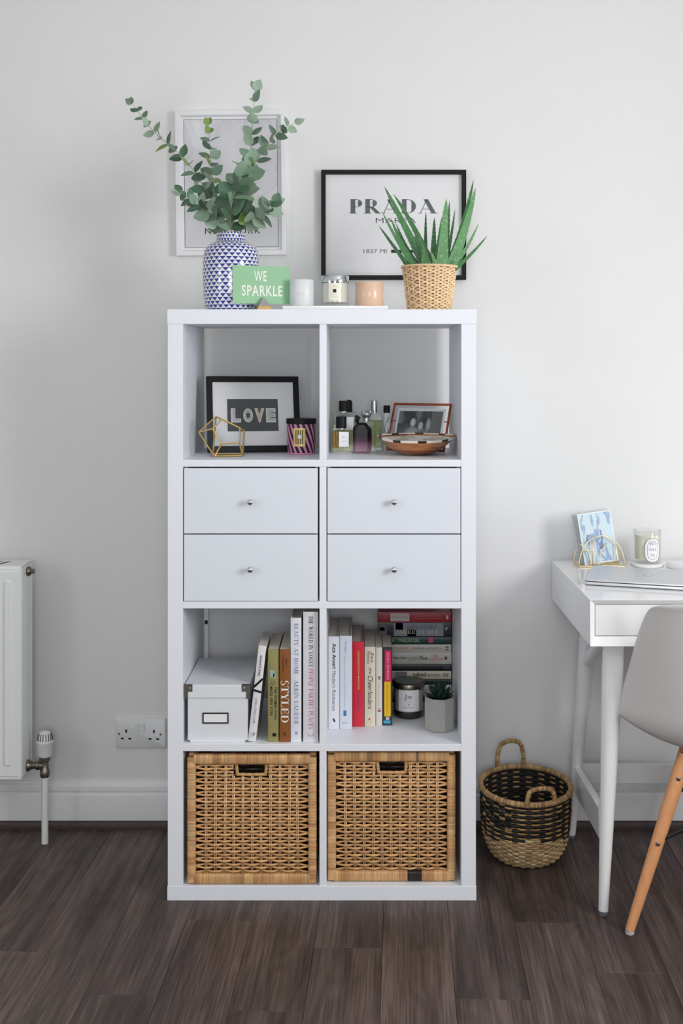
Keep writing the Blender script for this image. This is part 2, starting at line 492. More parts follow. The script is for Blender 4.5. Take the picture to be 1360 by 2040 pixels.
def plank_mat():
    m = bpy.data.materials.new('dark_oak_laminate'); m.use_nodes = True
    nt = m.node_tree; N = nt.nodes; L = nt.links; b = N['Principled BSDF']
    b.inputs['Roughness'].default_value = 0.46
    b.inputs['Specular IOR Level'].default_value = 0.35
    tc = N.new('ShaderNodeTexCoord'); oi = N.new('ShaderNodeObjectInfo')
    off = N.new('ShaderNodeVectorMath'); off.operation = 'SCALE'; off.inputs[0].default_value = (37, 91, 13)
    L.new(oi.outputs['Random'], off.inputs['Scale'])
    ad = N.new('ShaderNodeVectorMath'); ad.operation = 'ADD'
    L.new(tc.outputs['Object'], ad.inputs[0]); L.new(off.outputs[0], ad.inputs[1])
    def noise(scale, st, detail=5, dist=0.0, rough=0.55):
        mp = N.new('ShaderNodeMapping'); mp.inputs['Scale'].default_value = st
        L.new(ad.outputs[0], mp.inputs['Vector'])
        n = N.new('ShaderNodeTexNoise'); n.inputs['Scale'].default_value = scale
        n.inputs['Detail'].default_value = detail; n.inputs['Distortion'].default_value = dist
        n.inputs['Roughness'].default_value = rough
        L.new(mp.outputs[0], n.inputs['Vector'])
        return n.outputs['Fac']
    broad = noise(9, (1, 0.16, 1), 3, 0.6)
    fine = noise(240, (1, 0.022, 1), 4)
    # cathedral grain: contour bands of a stretched noise
    cn = noise(5.5, (1, 0.22, 1), 2, 0.3)
    k = N.new('ShaderNodeMath'); k.operation = 'MULTIPLY'; k.inputs[1].default_value = 85
    L.new(cn, k.inputs[0])
    sn = N.new('ShaderNodeMath'); sn.operation = 'SINE'
    L.new(k.outputs[0], sn.inputs[0])
    def mix(fac, a, c, fromv=(0.3, 0.7)):
        r = N.new('ShaderNodeMapRange'); r.inputs[1].default_value = fromv[0]; r.inputs[2].default_value = fromv[1]
        L.new(fac, r.inputs[0])
        x = N.new('ShaderNodeMix'); x.data_type = 'RGBA'
        L.new(r.outputs[0], x.inputs[0])
        for v, i in ((a, 6), (c, 7)):
            if isinstance(v, tuple): x.inputs[i].default_value = (*lin(v), 1)
            else: L.new(v, x.inputs[i])
        return x.outputs[2]
    streak = noise(42, (1, 0.035, 1), 4, 0.2)
    c1 = mix(broad, (48, 38, 36), (104, 89, 83), (0.30, 0.70))
    c2 = mix(oi.outputs['Random'], (57, 46, 45), (88, 76, 72), (0, 1))
    mm = N.new('ShaderNodeMix'); mm.data_type = 'RGBA'; mm.inputs[0].default_value = 0.3
    L.new(c1, mm.inputs[6]); L.new(c2, mm.inputs[7])
    def scale(col, fac, lo, hi, fr):
        r = N.new('ShaderNodeMapRange'); r.inputs[1].default_value = fr[0]; r.inputs[2].default_value = fr[1]
        r.inputs[3].default_value = lo; r.inputs[4].default_value = hi
        L.new(fac, r.inputs[0])
        v = N.new('ShaderNodeVectorMath'); v.operation = 'SCALE'
        L.new(col, v.inputs[0]); L.new(r.outputs[0], v.inputs['Scale'])
        return v.outputs[0]
    col = scale(mm.outputs[2], fine, 0.55, 1.45, (0.3, 0.7))
    col = scale(col, streak, 0.66, 1.36, (0.3, 0.7))
    col = scale(col, sn.outputs[0], 0.88, 1.08, (-1, 1))
    L.new(col, b.inputs['Base Color'])
    bp = N.new('ShaderNodeBump'); bp.inputs['Strength'].default_value = 0.12; bp.inputs['Distance'].default_value = 0.001
    L.new(fine, bp.inputs['Height']); L.new(bp.outputs[0], b.inputs['Normal'])
    return m

def floor():
    base = structure(bx('floor', M_DARKHOLE, None, XL, XR, YF, YW, -0.06, -0.012, bevel=0))
    pm = plank_mat()
    th = math.atan((800 - CX) / F); pw = 0.157; PL = 1.21
    ex = Vector((math.cos(th), -math.sin(th), 0)); ey = Vector((math.sin(th), math.cos(th), 0))
    o0 = Vector((0.353, 2.31, 0))
    joints = {0: 2.31 + .42, 1: 2.506, -1: 2.403, -2: 2.27, -3: 2.615, -4: 2.36, -5: 2.743, -6: 2.42, -7: 2.13, 2: 2.2, 3: 2.66, -8: 2.6}
    cache = {}
    # boards are cut where they meet the skirting line
    ymax = YW - 0.003
    for k in range(-18, 12):
        a0 = o0 + ex * (k * pw)
        jy = joints.get(k, 2.0 + random.random() * 1.2)
        s = (jy - a0.y) / ey.y
        while s > -4.2: s -= PL
        while True:
            e = s + PL
            lo = max(s, (YF + 0.02 - a0.y) / ey.y + 0.0); hi = min(e, (ymax - a0.y) / ey.y - 0.004)
            x0 = (a0 + ey * lo).x; 
            if hi - lo > 0.02 and XL + 0.02 < x0 and (a0 + ex * pw).x < XR - 0.05:
                Ln = round(hi - lo, 4)
                if Ln not in cache:
                    b = MB(); g = 0.0003
                    b.box(g, pw - g, g, Ln - g, -0.012, 0.0)
                    bm = bmesh.new(); me = b.mesh('plank', pm); bm.from_mesh(me)
                    ed = [x for x in bm.edges if all(abs(v.co.z) < 1e-6 for v in x.verts)]
                    bmesh.ops.bevel(bm, geom=ed, offset=0.0007, segments=1, affect='EDGES')
                    bm.to_mesh(me); bm.free(); cache[Ln] = me
                share('plank', cache[Ln], base, a0 + ey * lo, (0, 0, -th))
            s = e
            if (a0 + ey * s).y > ymax: break
shell()
floor()

# ================================================================== shelving unit
S = 2.84                                         # distance of the unit's front face
DEP = 0.39
def sx(px): return (px - CX) * S / F
def sz(py): return CAMH - (py - CY) * S / F
X0, X1 = sx(333), sx(948.5)
XI0, XI1, XD0, XD1 = sx(364), sx(918.5), sx(636), sx(650)
ZT, ZTI, ZB = sz(616), sz(645.5), 0.0
ZA1, ZA0 = sz(916), sz(930)                      # shelf boards (top, underside)
ZB1, ZB0 = sz(1198.5), sz(1212.5)
ZC1, ZC0 = sz(1482.5), sz(1497)
ZBI = sz(1765.5)
unit = thing('shelving_unit', 'tall white open cube shelving unit with four drawers against the white wall', 'shelving unit', ((X0 + X1) / 2, S, 0))
def ub(name, x0, x1, y0, y1, z0, z1, m=M_WHITE, parent=None, bevel=0.0008):
    ox = (X0 + X1) / 2
    return bx(name, m, parent or unit, x0 - ox, x1 - ox, y0 - S, y1 - S, z0, z1, bevel)
ub('top_board', X0, X1, S, S + DEP, ZTI, ZT)
ub('bottom_board', X0, X1, S, S + DEP, 0, ZBI)
ub('side_panel', X0 + .001, XI0, S + .001, S + DEP, ZBI, ZTI)
ub('side_panel', XI1, X1 - .001, S + .001, S + DEP, ZBI, ZTI)
for z0, z1 in ((ZA0, ZA1), (ZB0, ZB1), (ZC0, ZC1)):
    ub('shelf_board', XI0, XI1, S + .0015, S + DEP, z0, z1)
for z0, z1 in ((ZA1, ZTI), (ZB1, ZA0), (ZC1, ZB0), (ZBI, ZC0)):
    ub('divider', XD0, XD1, S + .002, S + DEP, z0, z1)
for x0, x1 in ((sx(366), sx(632.5)), (sx(651.8), sx(917))):
    # carcass of the drawer insert
    c = MB(); ox = (X0 + X1) / 2
    a0, a1 = x0 - ox - .0005, x1 - ox + .0005
    c.box(a0, a0 + .008, .02, DEP - .03, ZB1, ZA0 - .002); c.box(a1 - .008, a1, .02, DEP - .03, ZB1, ZA0 - .002)
    c.box(a0 + .008, a1 - .008, DEP - .036, DEP - .03, ZB1, ZA0 - .002)
    c.build('insert_carcass', M_DRAWER, unit)
    for zt, zb, ky in ((933, 1063, 999), (1065.5, 1197.5, 1133)):
        d = ub('drawer', x0, x1, S + .0005, S + .0165, sz(zb), sz(zt), M_DRAWER, bevel=0.0012)
        b = MB(); z0, z1 = sz(zb) + .008, sz(zt) - .02
        q0, q1 = x0 - ox + .014, x1 - ox - .014
        b.box(q0, q0 + .01, .0165, DEP - .06, z0, z1); b.box(q1 - .01, q1, .0165, DEP - .06, z0, z1)
        b.box(q0 + .01, q1 - .01, DEP - .07, DEP - .06, z0, z1); b.box(q0 + .01, q1 - .01, .0165, DEP - .07, z0, z0 + .006)
        b.build('drawer_box', M_DRAWER, d)
        k = MB(); kx = (x0 + x1) / 2 - ox; kz = sz(ky)
        prof = [(.0035, 0), (.0035, .008), (.0055, .011), (.0072, .014), (.0076, .018), (.0066, .021), (.004, .0225)]
        k.lathe(prof, 20)
        k.xf(Matrix.Translation((kx, .0005, kz)) @ Matrix.Rotation(R(90), 4, 'X'))
        k.build('knob', M_CHROME, d, smooth=50)

# ================================================================== rattan baskets
M_RATTAN = mat('rattan_cane', (205, 158, 105), 0.5, var=0.16, scale=55, rand=0.2, bump=0.2, bscale=300, coat=0.15)
M_RATTAN_W = mat('rattan_wrapping', (255, 255, 255), 0.5, var=0.12, scale=60, attr=True, bump=0.2, bscale=260, coat=0.15)
M_STAKE = mat('pale_cane_stake', (226, 190, 150), 0.45, var=0.1, scale=50, rand=0.1)
def cane(rng):
    base = [(203, 158, 106), (210, 168, 116), (196, 150, 100), (208, 166, 118), (190, 140, 92), (204, 162, 114)]
    c = list(base[rng.randrange(len(base))])
    if rng.random() < .025: c = [v * .7 for v in c]
    k = rng.uniform(.94, 1.05)
    return lin([min(255, v * k) for v in c])

def wrapped_rail(name, parent, a, b, w, h, seed, pitch=.0036, tint=None):
    """square rail wound with flat cane from a to b; w across, h in depth (y)"""
    rng = random.Random(seed); a = Vector(a); b = Vector(b); d = b - a
    n = max(4, int(d.length / pitch)); t = d.normalized(); u = Vector((0, 1, 0)); v = t.cross(u)
    cs = [(math.copysign(abs(math.cos(q)) ** .45, math.cos(q)), math.copysign(abs(math.sin(q)) ** .45, math.sin(q))) for q in (2 * math.pi * (i + .5) / 12 for i in range(12))]
    m = MB(); prev = None
    run = 0; col = cane(rng)
    for i in range(n):
        if run <= 0:
            col = cane(rng); run = rng.randint(1, 6)
            if tint and tint(i / n): col = lin((38, 22, 16))
        run -= 1
        s0 = rng.uniform(.97, 1.03)
        kk = rng.uniform(.86, 1.1); cc = tuple(x * kk for x in col)
        for f, sc in ((.06, .93), (.3, 1.0), (.7, 1.0), (.94, .93)):
            p = a + d * ((i + f) / n)
            ring = m.pts([p + u * (y * h / 2 * sc * s0) + v * (x * w / 2 * sc * s0) for x, y in cs])
            m.col = cc
            if prev is not None:
                for k in range(12): m.face((prev + k, prev + (k + 1) % 12, ring + (k + 1) % 12, ring + k))
            elif i == 0: m.face([ring + k for k in range(12)])
            prev = ring
    m.face([prev + k for k in reversed(range(12))])
    return m.build(name, M_RATTAN_W, parent, smooth=60)

def rattan_basket(label, px0, px1, pyt, pyb, Y, hole, seed, dark=None):
    w = (px1 - px0) * Y / F; h = (pyb - pyt) * Y / F; D = 0.355
    base = thing('rattan_basket', label, 'basket', W((px0 + px1) / 2, pyb, Y), group='rattan baskets in the bottom cubes')
    base.location.z = ZBI + .0005
    h = CAMH - (pyt - CY) * Y / F - base.location.z
    hw = w / 2; rw = .0215; top = .0255; bot = .0265; th = .02
    yc = th / 2
    wrapped_rail('wrapped_rail', base, (-hw + rw / 2, yc, .004), (-hw + rw / 2, yc, h - .008), rw, th, seed)
    wrapped_rail('wrapped_rail', base, (hw - rw / 2, yc, .004), (hw - rw / 2, yc, h - .008), rw, th, seed + 1)
    wrapped_rail('wrapped_rail', base, (-hw + rw * .75, yc, h - top / 2), (hw - rw * .75, yc, h - top / 2), top, th + .001, seed + 2)
    wrapped_rail('wrapped_rail', base, (-hw + rw * .75, yc, bot / 2), (hw - rw * .75, yc, bot / 2), bot, th + .001, seed + 3, tint=dark)
    # rails along the sides and the back of the open box
    for x in (-hw + rw / 2, hw - rw / 2):
        wrapped_rail('side_rail', base, (x, D, .004), (x, D, h - .008), rw, th, seed + 4, pitch=.008)
        for z in (h - top / 2, bot / 2):
            a = MB(); a.box(x - rw / 2 * .9, x + rw / 2 * .9, th, D - th / 2, z - .011, z + .011)
            a.col = (1, 1, 1); a.build('side_rail', M_RATTAN, base, bevel=.004)
    for z in (h - top / 2, bot / 2):
        a = MB(); a.box(-hw + rw, hw - rw, D - .009, D + .009, z - .011, z + .011); a.build('back_rail', M_RATTAN, base, bevel=.004)
    xi = hw - rw * .95; z0 = bot; z1 = h - top
    rng = random.Random(seed)
    nst = 11; sp = (2 * xi - .053) / (nst - 1)
    st = [-xi + .0265 + i * sp for i in range(nst)]
    hx0, hx1, hz0 = hole; hz0 = h - hz0
    pitch = .0081; nrow = int((z1 - z0) / pitch); pitch = (z1 - z0) / nrow
    ys = th * .5
    lean = {i: rng.uniform(-.004, .004) for i in range(nst)}
    cache = {}
    def strand(par, lo, hi):
        key = (par, lo, hi)
        if key not in cache:
            P = []; steps = 4
            xs = [-xi - .002] + st + [xi + .002]
            ctl = []
            for i, x in enumerate(xs):
                s = 1 if (i + par) % 2 else -1
                if i == 0 or i == len(xs) - 1:
                    ctl.append((x, 0.0, (.0031 if par else -.0031)))
                else: ctl.append((x, s * .0036, 0.0))
            for i in range(len(ctl) - 1):
                a, b = ctl[i], ctl[i + 1]
                for k in range(steps):
                    t = k / steps; e = .5 - .5 * math.cos(math.pi * t)
                    P.append((a[0] + (b[0] - a[0]) * t, a[1] + (b[1] - a[1]) * e, a[2] + (b[2] - a[2]) * t))
            P.append(ctl[-1])
            P = [p for p in P if lo <= p[0] <= hi]
            m = MB(); m.tube(P, .0021, 6, ry=[.0033 if abs(q[0]) < xi - .024 else .0027 for q in P], up=(0, 0, 1))
            cache[key] = m.mesh('rattan_strand', M_RATTAN, smooth=True)
        return cache[key]
    for r in range(nrow):
        z = z0 + pitch * (r + .5); par = r % 2
        spans = [(-9, 9)] if z < hz0 - .004 else [(-9, hx0 - .002), (hx1 + .002, 9)]
        for lo, hi in spans:
            share('rattan_strand', strand(par, lo, hi), base, (0, ys, z + rng.uniform(-.0006, .0006)), (0, rng.uniform(-.003, .003), 0))
    for i, x in enumerate(st):
        zt = z1 + .003
        if hx0 - .006 < x < hx1 + .006: zt = hz0 - .003
        m = MB()
        for dx in (-.0019, .0019):
            m.tube([(dx, 0, z0 - .004), (dx + lean[i] * .5, 0, (z0 + zt) / 2), (dx + lean[i], 0, zt)], .0015, 6)
        m.build('stake', M_STAKE, base, smooth=True).location = (x, ys, 0)
    # bound lip round the hand hole
    P = []; n = 70
    pth = [(hx0, z1 + .004), (hx0 + .003, hz0 + .004), (hx0 + .007, hz0), (hx1 - .007, hz0), (hx1 - .002, hz0 + .004), (hx1, z1 + .004)]
    pth = smooth_path([(a, 0, b) for a, b in pth], 12)
    m = MB(); m.tube([p + Vector((0, ys, 0)) for p in pth], [.0042 + .0008 * math.sin(i * 2.2) for i in range(len(pth))], 8)
    m.build('hand_hole_lip', M_RATTAN, base, smooth=True)
    # side, back and base weave, joined rods; inside shade painted into the cane colour
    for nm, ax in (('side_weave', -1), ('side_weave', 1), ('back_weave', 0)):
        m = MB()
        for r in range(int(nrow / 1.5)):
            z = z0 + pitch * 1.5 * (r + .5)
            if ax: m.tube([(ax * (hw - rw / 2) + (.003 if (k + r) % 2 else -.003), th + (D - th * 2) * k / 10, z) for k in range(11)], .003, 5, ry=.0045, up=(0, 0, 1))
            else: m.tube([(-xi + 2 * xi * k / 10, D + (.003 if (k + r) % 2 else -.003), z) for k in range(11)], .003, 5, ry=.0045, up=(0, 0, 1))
        m.build(nm, mat('shade_tinted_rattan', (78, 54, 36), .6, var=.2), base, smooth=True)['kind'] = 'stuff'
    bx('base_board', MATS['shade_tinted_rattan'], base, -hw + rw, hw - rw, th, D - .01, .006, .014)
    return base
rattan_basket('woven rattan basket under the white storage box, left of the two', 372, 630.5, 1504, 1764, 2.846, (-.040, .036, .052), 11)
rattan_basket('woven rattan basket under the paperbacks, with dark bands on its bottom rail', 652, 907.5, 1498.5, 1757, 2.862, (-.036, .037, .054), 31,
              dark=lambda t: .63 < t < .72)

# ================================================================== radiator and valve
RF, RB = 3.115, 3.225
rx1 = (41 - CX) * RF / F; rz0 = CAMH - (1556 - CY) * RF / F; rz1 = CAMH - (1130 - CY) * RF / F
rx0 = XL + .12
rad = thing('radiator', 'white steel panel radiator hung on the wall at the left edge', 'radiator', ((rx0 + rx1) / 2, RB, 0))
ro = Vector(((rx0 + rx1) / 2, RB, 0))
def rb(name, x0, x1, y0, y1, z0, z1, m=M_RAD, bevel=.004, parent=rad):
    return bx(name, m, parent, x0 - ro.x, x1 - ro.x, y0 - ro.y, y1 - ro.y, z0, z1, bevel)
fp = rb('front_panel', rx0, rx1, RF + .003, RF + .014, rz0, rz1, bevel=.005)
rb('panel_face', rx0 + .02, rx1 - .006, RF, RF + .006, rz0 + .012, rz1 - .012, bevel=.002)
rb('back_panel', rx0, rx1 + .002, RB - .014, RB, rz0, rz1, bevel=.005)
rb('side_cover', rx1 - .003, rx1 + .001, RF + .01, RB - .006, rz0 + .006, rz1 + .001, bevel=.001)
for k in range(8):
    xa = (9 - CX) * RF / F - k * .042
    b = MB()
    P = rrect(xa - ro.x, xa + .0195 - ro.x, CAMH - (1527 - CY) * RF / F, CAMH - (1156 - CY) * RF / F, .006)
    c0 = sum(p[0] for p in P) / len(P); c1 = sum(p[1] for p in P) / len(P)
    b.rings([[(x, RF - RB + .001, z) for x, z in P], [(c0 + (x - c0) * .8, RF - RB - .0045, c1 + (z - c1) * .985) for x, z in P]])
    b.build('panel_rib', M_RAD, rad, smooth=40)
g = rb('top_grille', rx0, rx1 + .001, RF + .006, RB - .004, rz1 - .002, rz1 + .0015, bevel=.001)
for k in range(22):
    xx = rx1 - .075 - k * .022
    a = MB(); a.rings([[(xx - ro.x, RF - RB + .035, z), (xx + .009 - ro.x, RF - RB + .035, z), (xx + .024 - ro.x, -.03, z), (xx + .015 - ro.x, -.03, z)] for z in (rz1 - .001, rz1 + .0018)])
    a.build('grille_slot', M_DARKHOLE, g)
vy = 3.175
p = W(57, 1138, vy); b = MB(); b.lathe([(.013, 0), (.014, .004), (.011, .010), (.007, .011), (.007, .02), (.003, .021)], 16)
b.xf(Matrix.Translation((rx1 + .001 - ro.x, vy - ro.y, p.z)) @ Matrix.Rotation(R(90), 4, 'Y'))
b.build('bleed_valve', M_NICKEL, rad, smooth=40)
p = W(57, 1525, vy); b = MB(); b.lathe([(.016, 0), (.017, .003), (.013, .01), (.0095, .014), (.0095, .024), (.0125, .026), (.0125, .034), (.009, .036), (.009, .0385)], 16)
b.xf(Matrix.Translation((rx1 + .001 - ro.x, vy - ro.y, p.z)) @ Matrix.Rotation(R(90), 4, 'Y'))
b.build('valve_tail', M_NICKEL, rad, smooth=40)
vx = W(89.5, 1500, vy).x; px_ = F / vy
def vz(py): return CAMH - (py - CY) * vy / F
valve = thing('radiator_valve', 'white thermostatic radiator valve on its supply pipe beside the radiator', 'valve', (vx, vy, 0))
b = MB(); b.lathe([(.0125, vz(1547)), (.0135, vz(1545)), (.0135, vz(1534)), (.0105, vz(1531)), (.0105, vz(1516)), (.0155, vz(1514)), (.0155, vz(1505)), (.012, vz(1503))], 18)
b.tube([(-.0175, 0, vz(1525)), (.0, 0, vz(1525))], .0105, 10)
b.build('valve_body', M_NICKEL, valve, smooth=40)
b = MB(); b.lathe([(.018, vz(1506)), (.021, vz(1502)), (.0225, vz(1480)), (.0235, vz(1479)), (.0235, vz(1476)), (.0205, vz(1475)), (.0195, vz(1468)), (.0165, vz(1460)), (.010, vz(1457)), (.004, vz(1456))], 28)
hd = b.build('thermostat_head', M_PLASTIC, valve, smooth=40)
for k in range(16):
    a = 2 * math.pi * k / 16; m = MB()
    m.tube([((r) * math.cos(a), (r) * math.sin(a), z) for r, z in ((.0206, vz(1474)), (.0198, vz(1468)), (.0168, vz(1460)))], .0011, 5)
    m.build('head_slot', M_DARKHOLE, hd)
b = MB(); b.lathe([(.0094, .001), (.0094, vz(1547))], 18); b.build('supply_pipe', M_RAD, valve, smooth=40)

# ================================================================== double socket
sY = YW - .0095
a = W(230, 1491, sY); c = W(330, 1431.5, sY); so = ((a.x + c.x) / 2, YW, (a.z + c.z) / 2)
sock = thing('wall_socket', 'white double wall socket with two switches left of the shelving unit', 'socket', so)
hw_, hh_ = (c.x - a.x) / 2, (c.z - a.z) / 2
b = MB(); P = rrect(-hw_, hw_, -hh_, hh_, .005); P2 = [(x * .965, z * .94) for x, z in P]
b.rings([[(x, 0, z) for x, z in P], [(x, -.007, z) for x, z in P], [(x, -.0095, z) for x, z in P2]])
b.build('face_plate', M_PLASTIC, sock, smooth=40)
def spx(px, py): p = W(px, py, sY); return p.x - so[0], p.z - so[2]
for qx in (272.5, 284.5):
    x, z = spx(qx, 1448.5)
    r = bx('rocker_switch', M_PLASTIC, sock, x - .006, x + .006, -.0125, -.0095, z - .0115, z + .0115, .001)
    r.rotation_euler = (R(0), 0, 0)
for ox in (0, 55.3):
    for px, py, w_, h_ in ((251.2, 1456.5, .0026, .0048), (243.5, 1471.2, .0042, .0026), (258.5, 1471.6, .0042, .0026)):
        x, z = spx(px + ox, py + (.8 if ox else 0)); bx('socket_slot', M_DARKHOLE, sock, x - w_, x + w_, -.0097, -.0085, z - h_ * .9, z + h_ * .9, 0)
for px, py in ((237, 1461.5), (320, 1463)):
    x, z = spx(px, py); b = MB(); b.lathe([(.0034, 0), (.0034, .0006), (.0018, .0009)], 12); b.xf(Matrix.Translation((x, -.0094, z)) @ Matrix.Rotation(R(90), 4, 'X')); b.build('screw', M_STEEL, sock)

# cable cover on the wall behind the unit
kc = W(411.5, 1260, YW); 
cc = thing('cable_cover', 'thin white cable cover strip on the wall behind the storage box', 'cable cover', (kc.x, YW, .3))
bx('cover_strip', M_PLASTIC, cc, -.0065, .0065, -.012, 0, -.165, .62, .002)
zz = W(411, 1238, YW).z - .3
bx('cover_notch', M_DARKHOLE, cc, -.004, .005, -.0128, -.0115, zz - .005, zz + .006, .001)

# ================================================================== seagrass basket
M_GRASS = mat('seagrass', (255, 255, 255), 0.7, var=0.22, scale=120, attr=True, bump=0.4, bscale=500)
def seagrass():
    c = W(1046.5, 1733, 3.098)
    base = thing('seagrass_basket', 'round seagrass basket, black band above natural base, two handles, on the floor', 'basket', (c.x, 3.098, .002))
    prof = [(0, .076), (.012, .092), (.025, .1), (.05, .110), (.08, .1165), (.12, .1195), (.16, .1205), (.192, .1205)]
    def rad_(z):
        for (a, ra), (b_, rb_) in zip(prof, prof[1:]):
            if z <= b_: return ra + (rb_ - ra) * (z - a) / (b_ - a)
        return prof[-1][1]
    nst = 42; H = .186; pitch = .0066; n = int(H / pitch)
    rng = random.Random(5)
    nat = [(196, 166, 122), (182, 152, 108), (205, 180, 140), (170, 140, 100)]
    tan = [(168, 134, 84), (186, 150, 96), (150, 118, 76)]
    blk = [(20, 20, 22), (26, 25, 26), (32, 29, 28)]
    tilt = lambda th: .008 * math.sin(th)
    m = MB(); seg = 4
    for j in range(n):
        z = pitch * (j + .5)
        k = nst * seg; rings = []
        frac = z / H
        for i in range(k):
            th = 2 * math.pi * i / k
            zz = z + tilt(th) * frac
            r = rad_(z) + .0026 * math.cos(nst / 2 * th + math.pi * j)
            rings.append((th, zz, r))
        R2 = []
        for th, zz, r in rings:
            hv = .0036 if z < .08 else (.0026 if j % 2 == 0 else .0046)
            R2.append([((r + .0022 * math.cos(q)) * math.cos(th), (r + .0022 * math.cos(q)) * math.sin(th), zz + hv * math.sin(q)) for q in (2 * math.pi * e / 6 for e in range(6))])
        n0 = m.pts([p for r in R2 for p in r])
        for i in range(k):
            s = int((i + seg / 2) / seg) % nst
            zone = z > .082 + .008 * math.sin(3 * 2 * math.pi * i / k)
            h_ = random.Random(j * 977 + s * 31).random()
            if not zone: cset = nat
            elif j % 2 == 0: cset = tan if h_ < .95 else blk
            else: cset = blk
            if zone and 20 < s < 29 and z > .11: cset = tan if (j + s) % 3 == 0 and h_ > .2 else blk
            m.col = lin(cset[int(h_ * 997) % len(cset)])
            i2 = (i + 1) % k
            for e in range(6):
                e2 = (e + 1) % 6
                m.face((n0 + i * 6 + e, n0 + i * 6 + e2, n0 + i2 * 6 + e2, n0 + i2 * 6 + e))
    o = m.build('woven_body', M_GRASS, base, smooth=True); o['kind'] = 'stuff'
    # inner lining of stakes and the floor
    m = MB(); zs = [0, .012, .025, .05, .084, .0845, .1, .14, .184]
    m.lathe([(.001, .004)] + [(rad_(z) - .0012, z + .004) for z in zs], 42, capped=False)
    for fi in range(len(m.f)):
        zc = sum(m.v[i][2] for i in m.f[fi]) / 4
        m.c[fi] = lin((24, 22, 22)) if zc > .086 else lin((150, 122, 84))
    m.build('stakes', M_GRASS, base, fix=False)
    def wound(P, r, pitch_=.0045, loop=False, cols=nat):
        P = [Vector(p) for p in P]; L_ = [0]
        for a, b in zip(P, P[1:]): L_.append(L_[-1] + (b - a).length)
        tot = L_[-1]; out = []; rr = []; N_ = int(tot / pitch_ * 3)
        for i in range(N_ + (0 if loop else 1)):
            d = tot * i / N_
            k = max(0, min(len(L_) - 2, next((q for q in range(len(L_) - 1) if L_[q + 1] >= d), len(L_) - 2)))
            t = (d - L_[k]) / max(1e-9, L_[k + 1] - L_[k])
            out.append(P[k].lerp(P[k + 1], t)); rr.append(r * (1.0 if i % 3 else .86))
        q = MB(); q.tube(out, rr, 9, loop=loop)
        f = 9 * 3; 
        for i in range(len(q.f)):
            q.c[i] = lin(cols[random.Random(i // f).randrange(len(cols))])
        return q
    rimc = [(178, 146, 100), (160, 128, 84), (190, 160, 116), (146, 112, 74)]
    wound([(.1215 * math.cos(R(a)), .1215 * math.sin(R(a)), .190 + .008 * math.sin(R(a))) for a in range(0, 361, 6)], .0078, cols=rimc, loop=False).build('rim', M_GRASS, base, smooth=True)
    def handle(a, hw, hh, lean):
        cdir = Vector((math.cos(R(a)), math.sin(R(a)), 0)); td = Vector((-cdir.y, cdir.x, 0))
        b0 = cdir * .1215 + Vector((0, 0, .192 + .008 * math.sin(R(a))))
        P = [b0 + td * -hw, b0 + td * (-hw * .96) + Vector((0, 0, hh * .45)), b0 + td * (-hw * .72) + Vector((0, 0, hh * .85)), b0 + Vector((0, 0, hh)) + cdir * lean,
             b0 + td * (hw * .72) + Vector((0, 0, hh * .85)), b0 + td * (hw * .96) + Vector((0, 0, hh * .45)), b0 + td * hw]
        wound(smooth_path(P, 8), .0064, cols=rimc).build('handle', M_GRASS, base, smooth=True)
    handle(102, .039, .072, -.004)
    handle(-79, .038, .042, .004)
seagrass()

# ================================================================== desk
dz = .7715; dYf, dYr = 2.728, 3.272
dx0 = .549; dx1 = XR - .12; dzb = CAMH - (1288 - CY) * dYf / F
desk = thing('writing_desk', 'white writing desk with one wide drawer and round tapered legs', 'desk', (dx0, dYf, 0))
def db(name, x0, x1, y0, y1, z0, z1, m=M_GLOSS, bevel=.0015, parent=desk):
    return bx(name, m, parent, x0 - dx0, x1 - dx0, y0 - dYf, y1 - dYf, z0, z1, bevel)
fw = .0135
b = MB()      # case: a box with a mitred, inward sloping front frame
xo0, xo1, zo0, zo1 = 0, dx1 - dx0, dzb, dz
xi0, xi1, zi0, zi1 = fw, dx1 - dx0 - fw, dzb + .0215, dz - .0125
yi = .012
O_ = [(xo0, 0, zo0), (xo1, 0, zo0), (xo1, 0, zo1), (xo0, 0, zo1)]
I_ = [(xi0, yi, zi0), (xi1, yi, zi0), (xi1, yi, zi1), (xi0, yi, zi1)]
J_ = [(x, dYr - dYf - .03, z) for x, y, z in I_]
K_ = [(x, dYr - dYf, z) for x, y, z in O_]
b.rings([J_, I_, O_, K_], cap0=True, cap1=True)
b.build('case', M_GLOSS, desk, bevel=.0012, fix=True)
db('drawer', dx0 + xi0 + .0012, dx0 + xi1 - .0012, dYf + .0125, dYf + .034, zi0 + .0012, zi1 - .0012, bevel=.001)
def leg(p0, p1, r0, r1, name='leg'):
    p0 = Vector(p0); p1 = Vector(p1); P = [p0.lerp(p1, t) for t in (0, .12, .35, .65, .97, .985, 1)]
    rr = [r0 + (r1 - r0) * (max(0, t - .12) / .88) ** 1.0 for t in (0, .12, .35, .65, .97, .985)]
    m = MB(); m.tube([p - Vector((dx0, dYf, 0)) for p in P[:6]], rr, 20, up=(0, 1, 0))
    o = m.build(name, M_GLOSS, desk, smooth=50)
    q = MB(); q.lathe([(r1 * .85, .0), (r1 * .95, .002), (r1 * .95, .009)], 18, c=(p1.x - dx0, p1.y - dYf, 0))
    q.build('foot_glide', mat('grey_glide', (110, 112, 120), .5), o, smooth=40)
    return o
ft = W(1222, 1290, 2.80); fb = W(1201, 1823, 2.768)
leg((ft.x, 2.80, dzb + .001), (fb.x, 2.768, .0), .0262, .0118)
rt = W(1164, 1300, 3.19); rbm = W(1137, 1668, 3.217)
leg((.640, 3.175, dzb + .001), (rbm.x, 3.217, .0), .0235, .0115)
leg((1.62, 2.80, dzb + .001), (1.66, 2.768, .0), .0262, .0118)
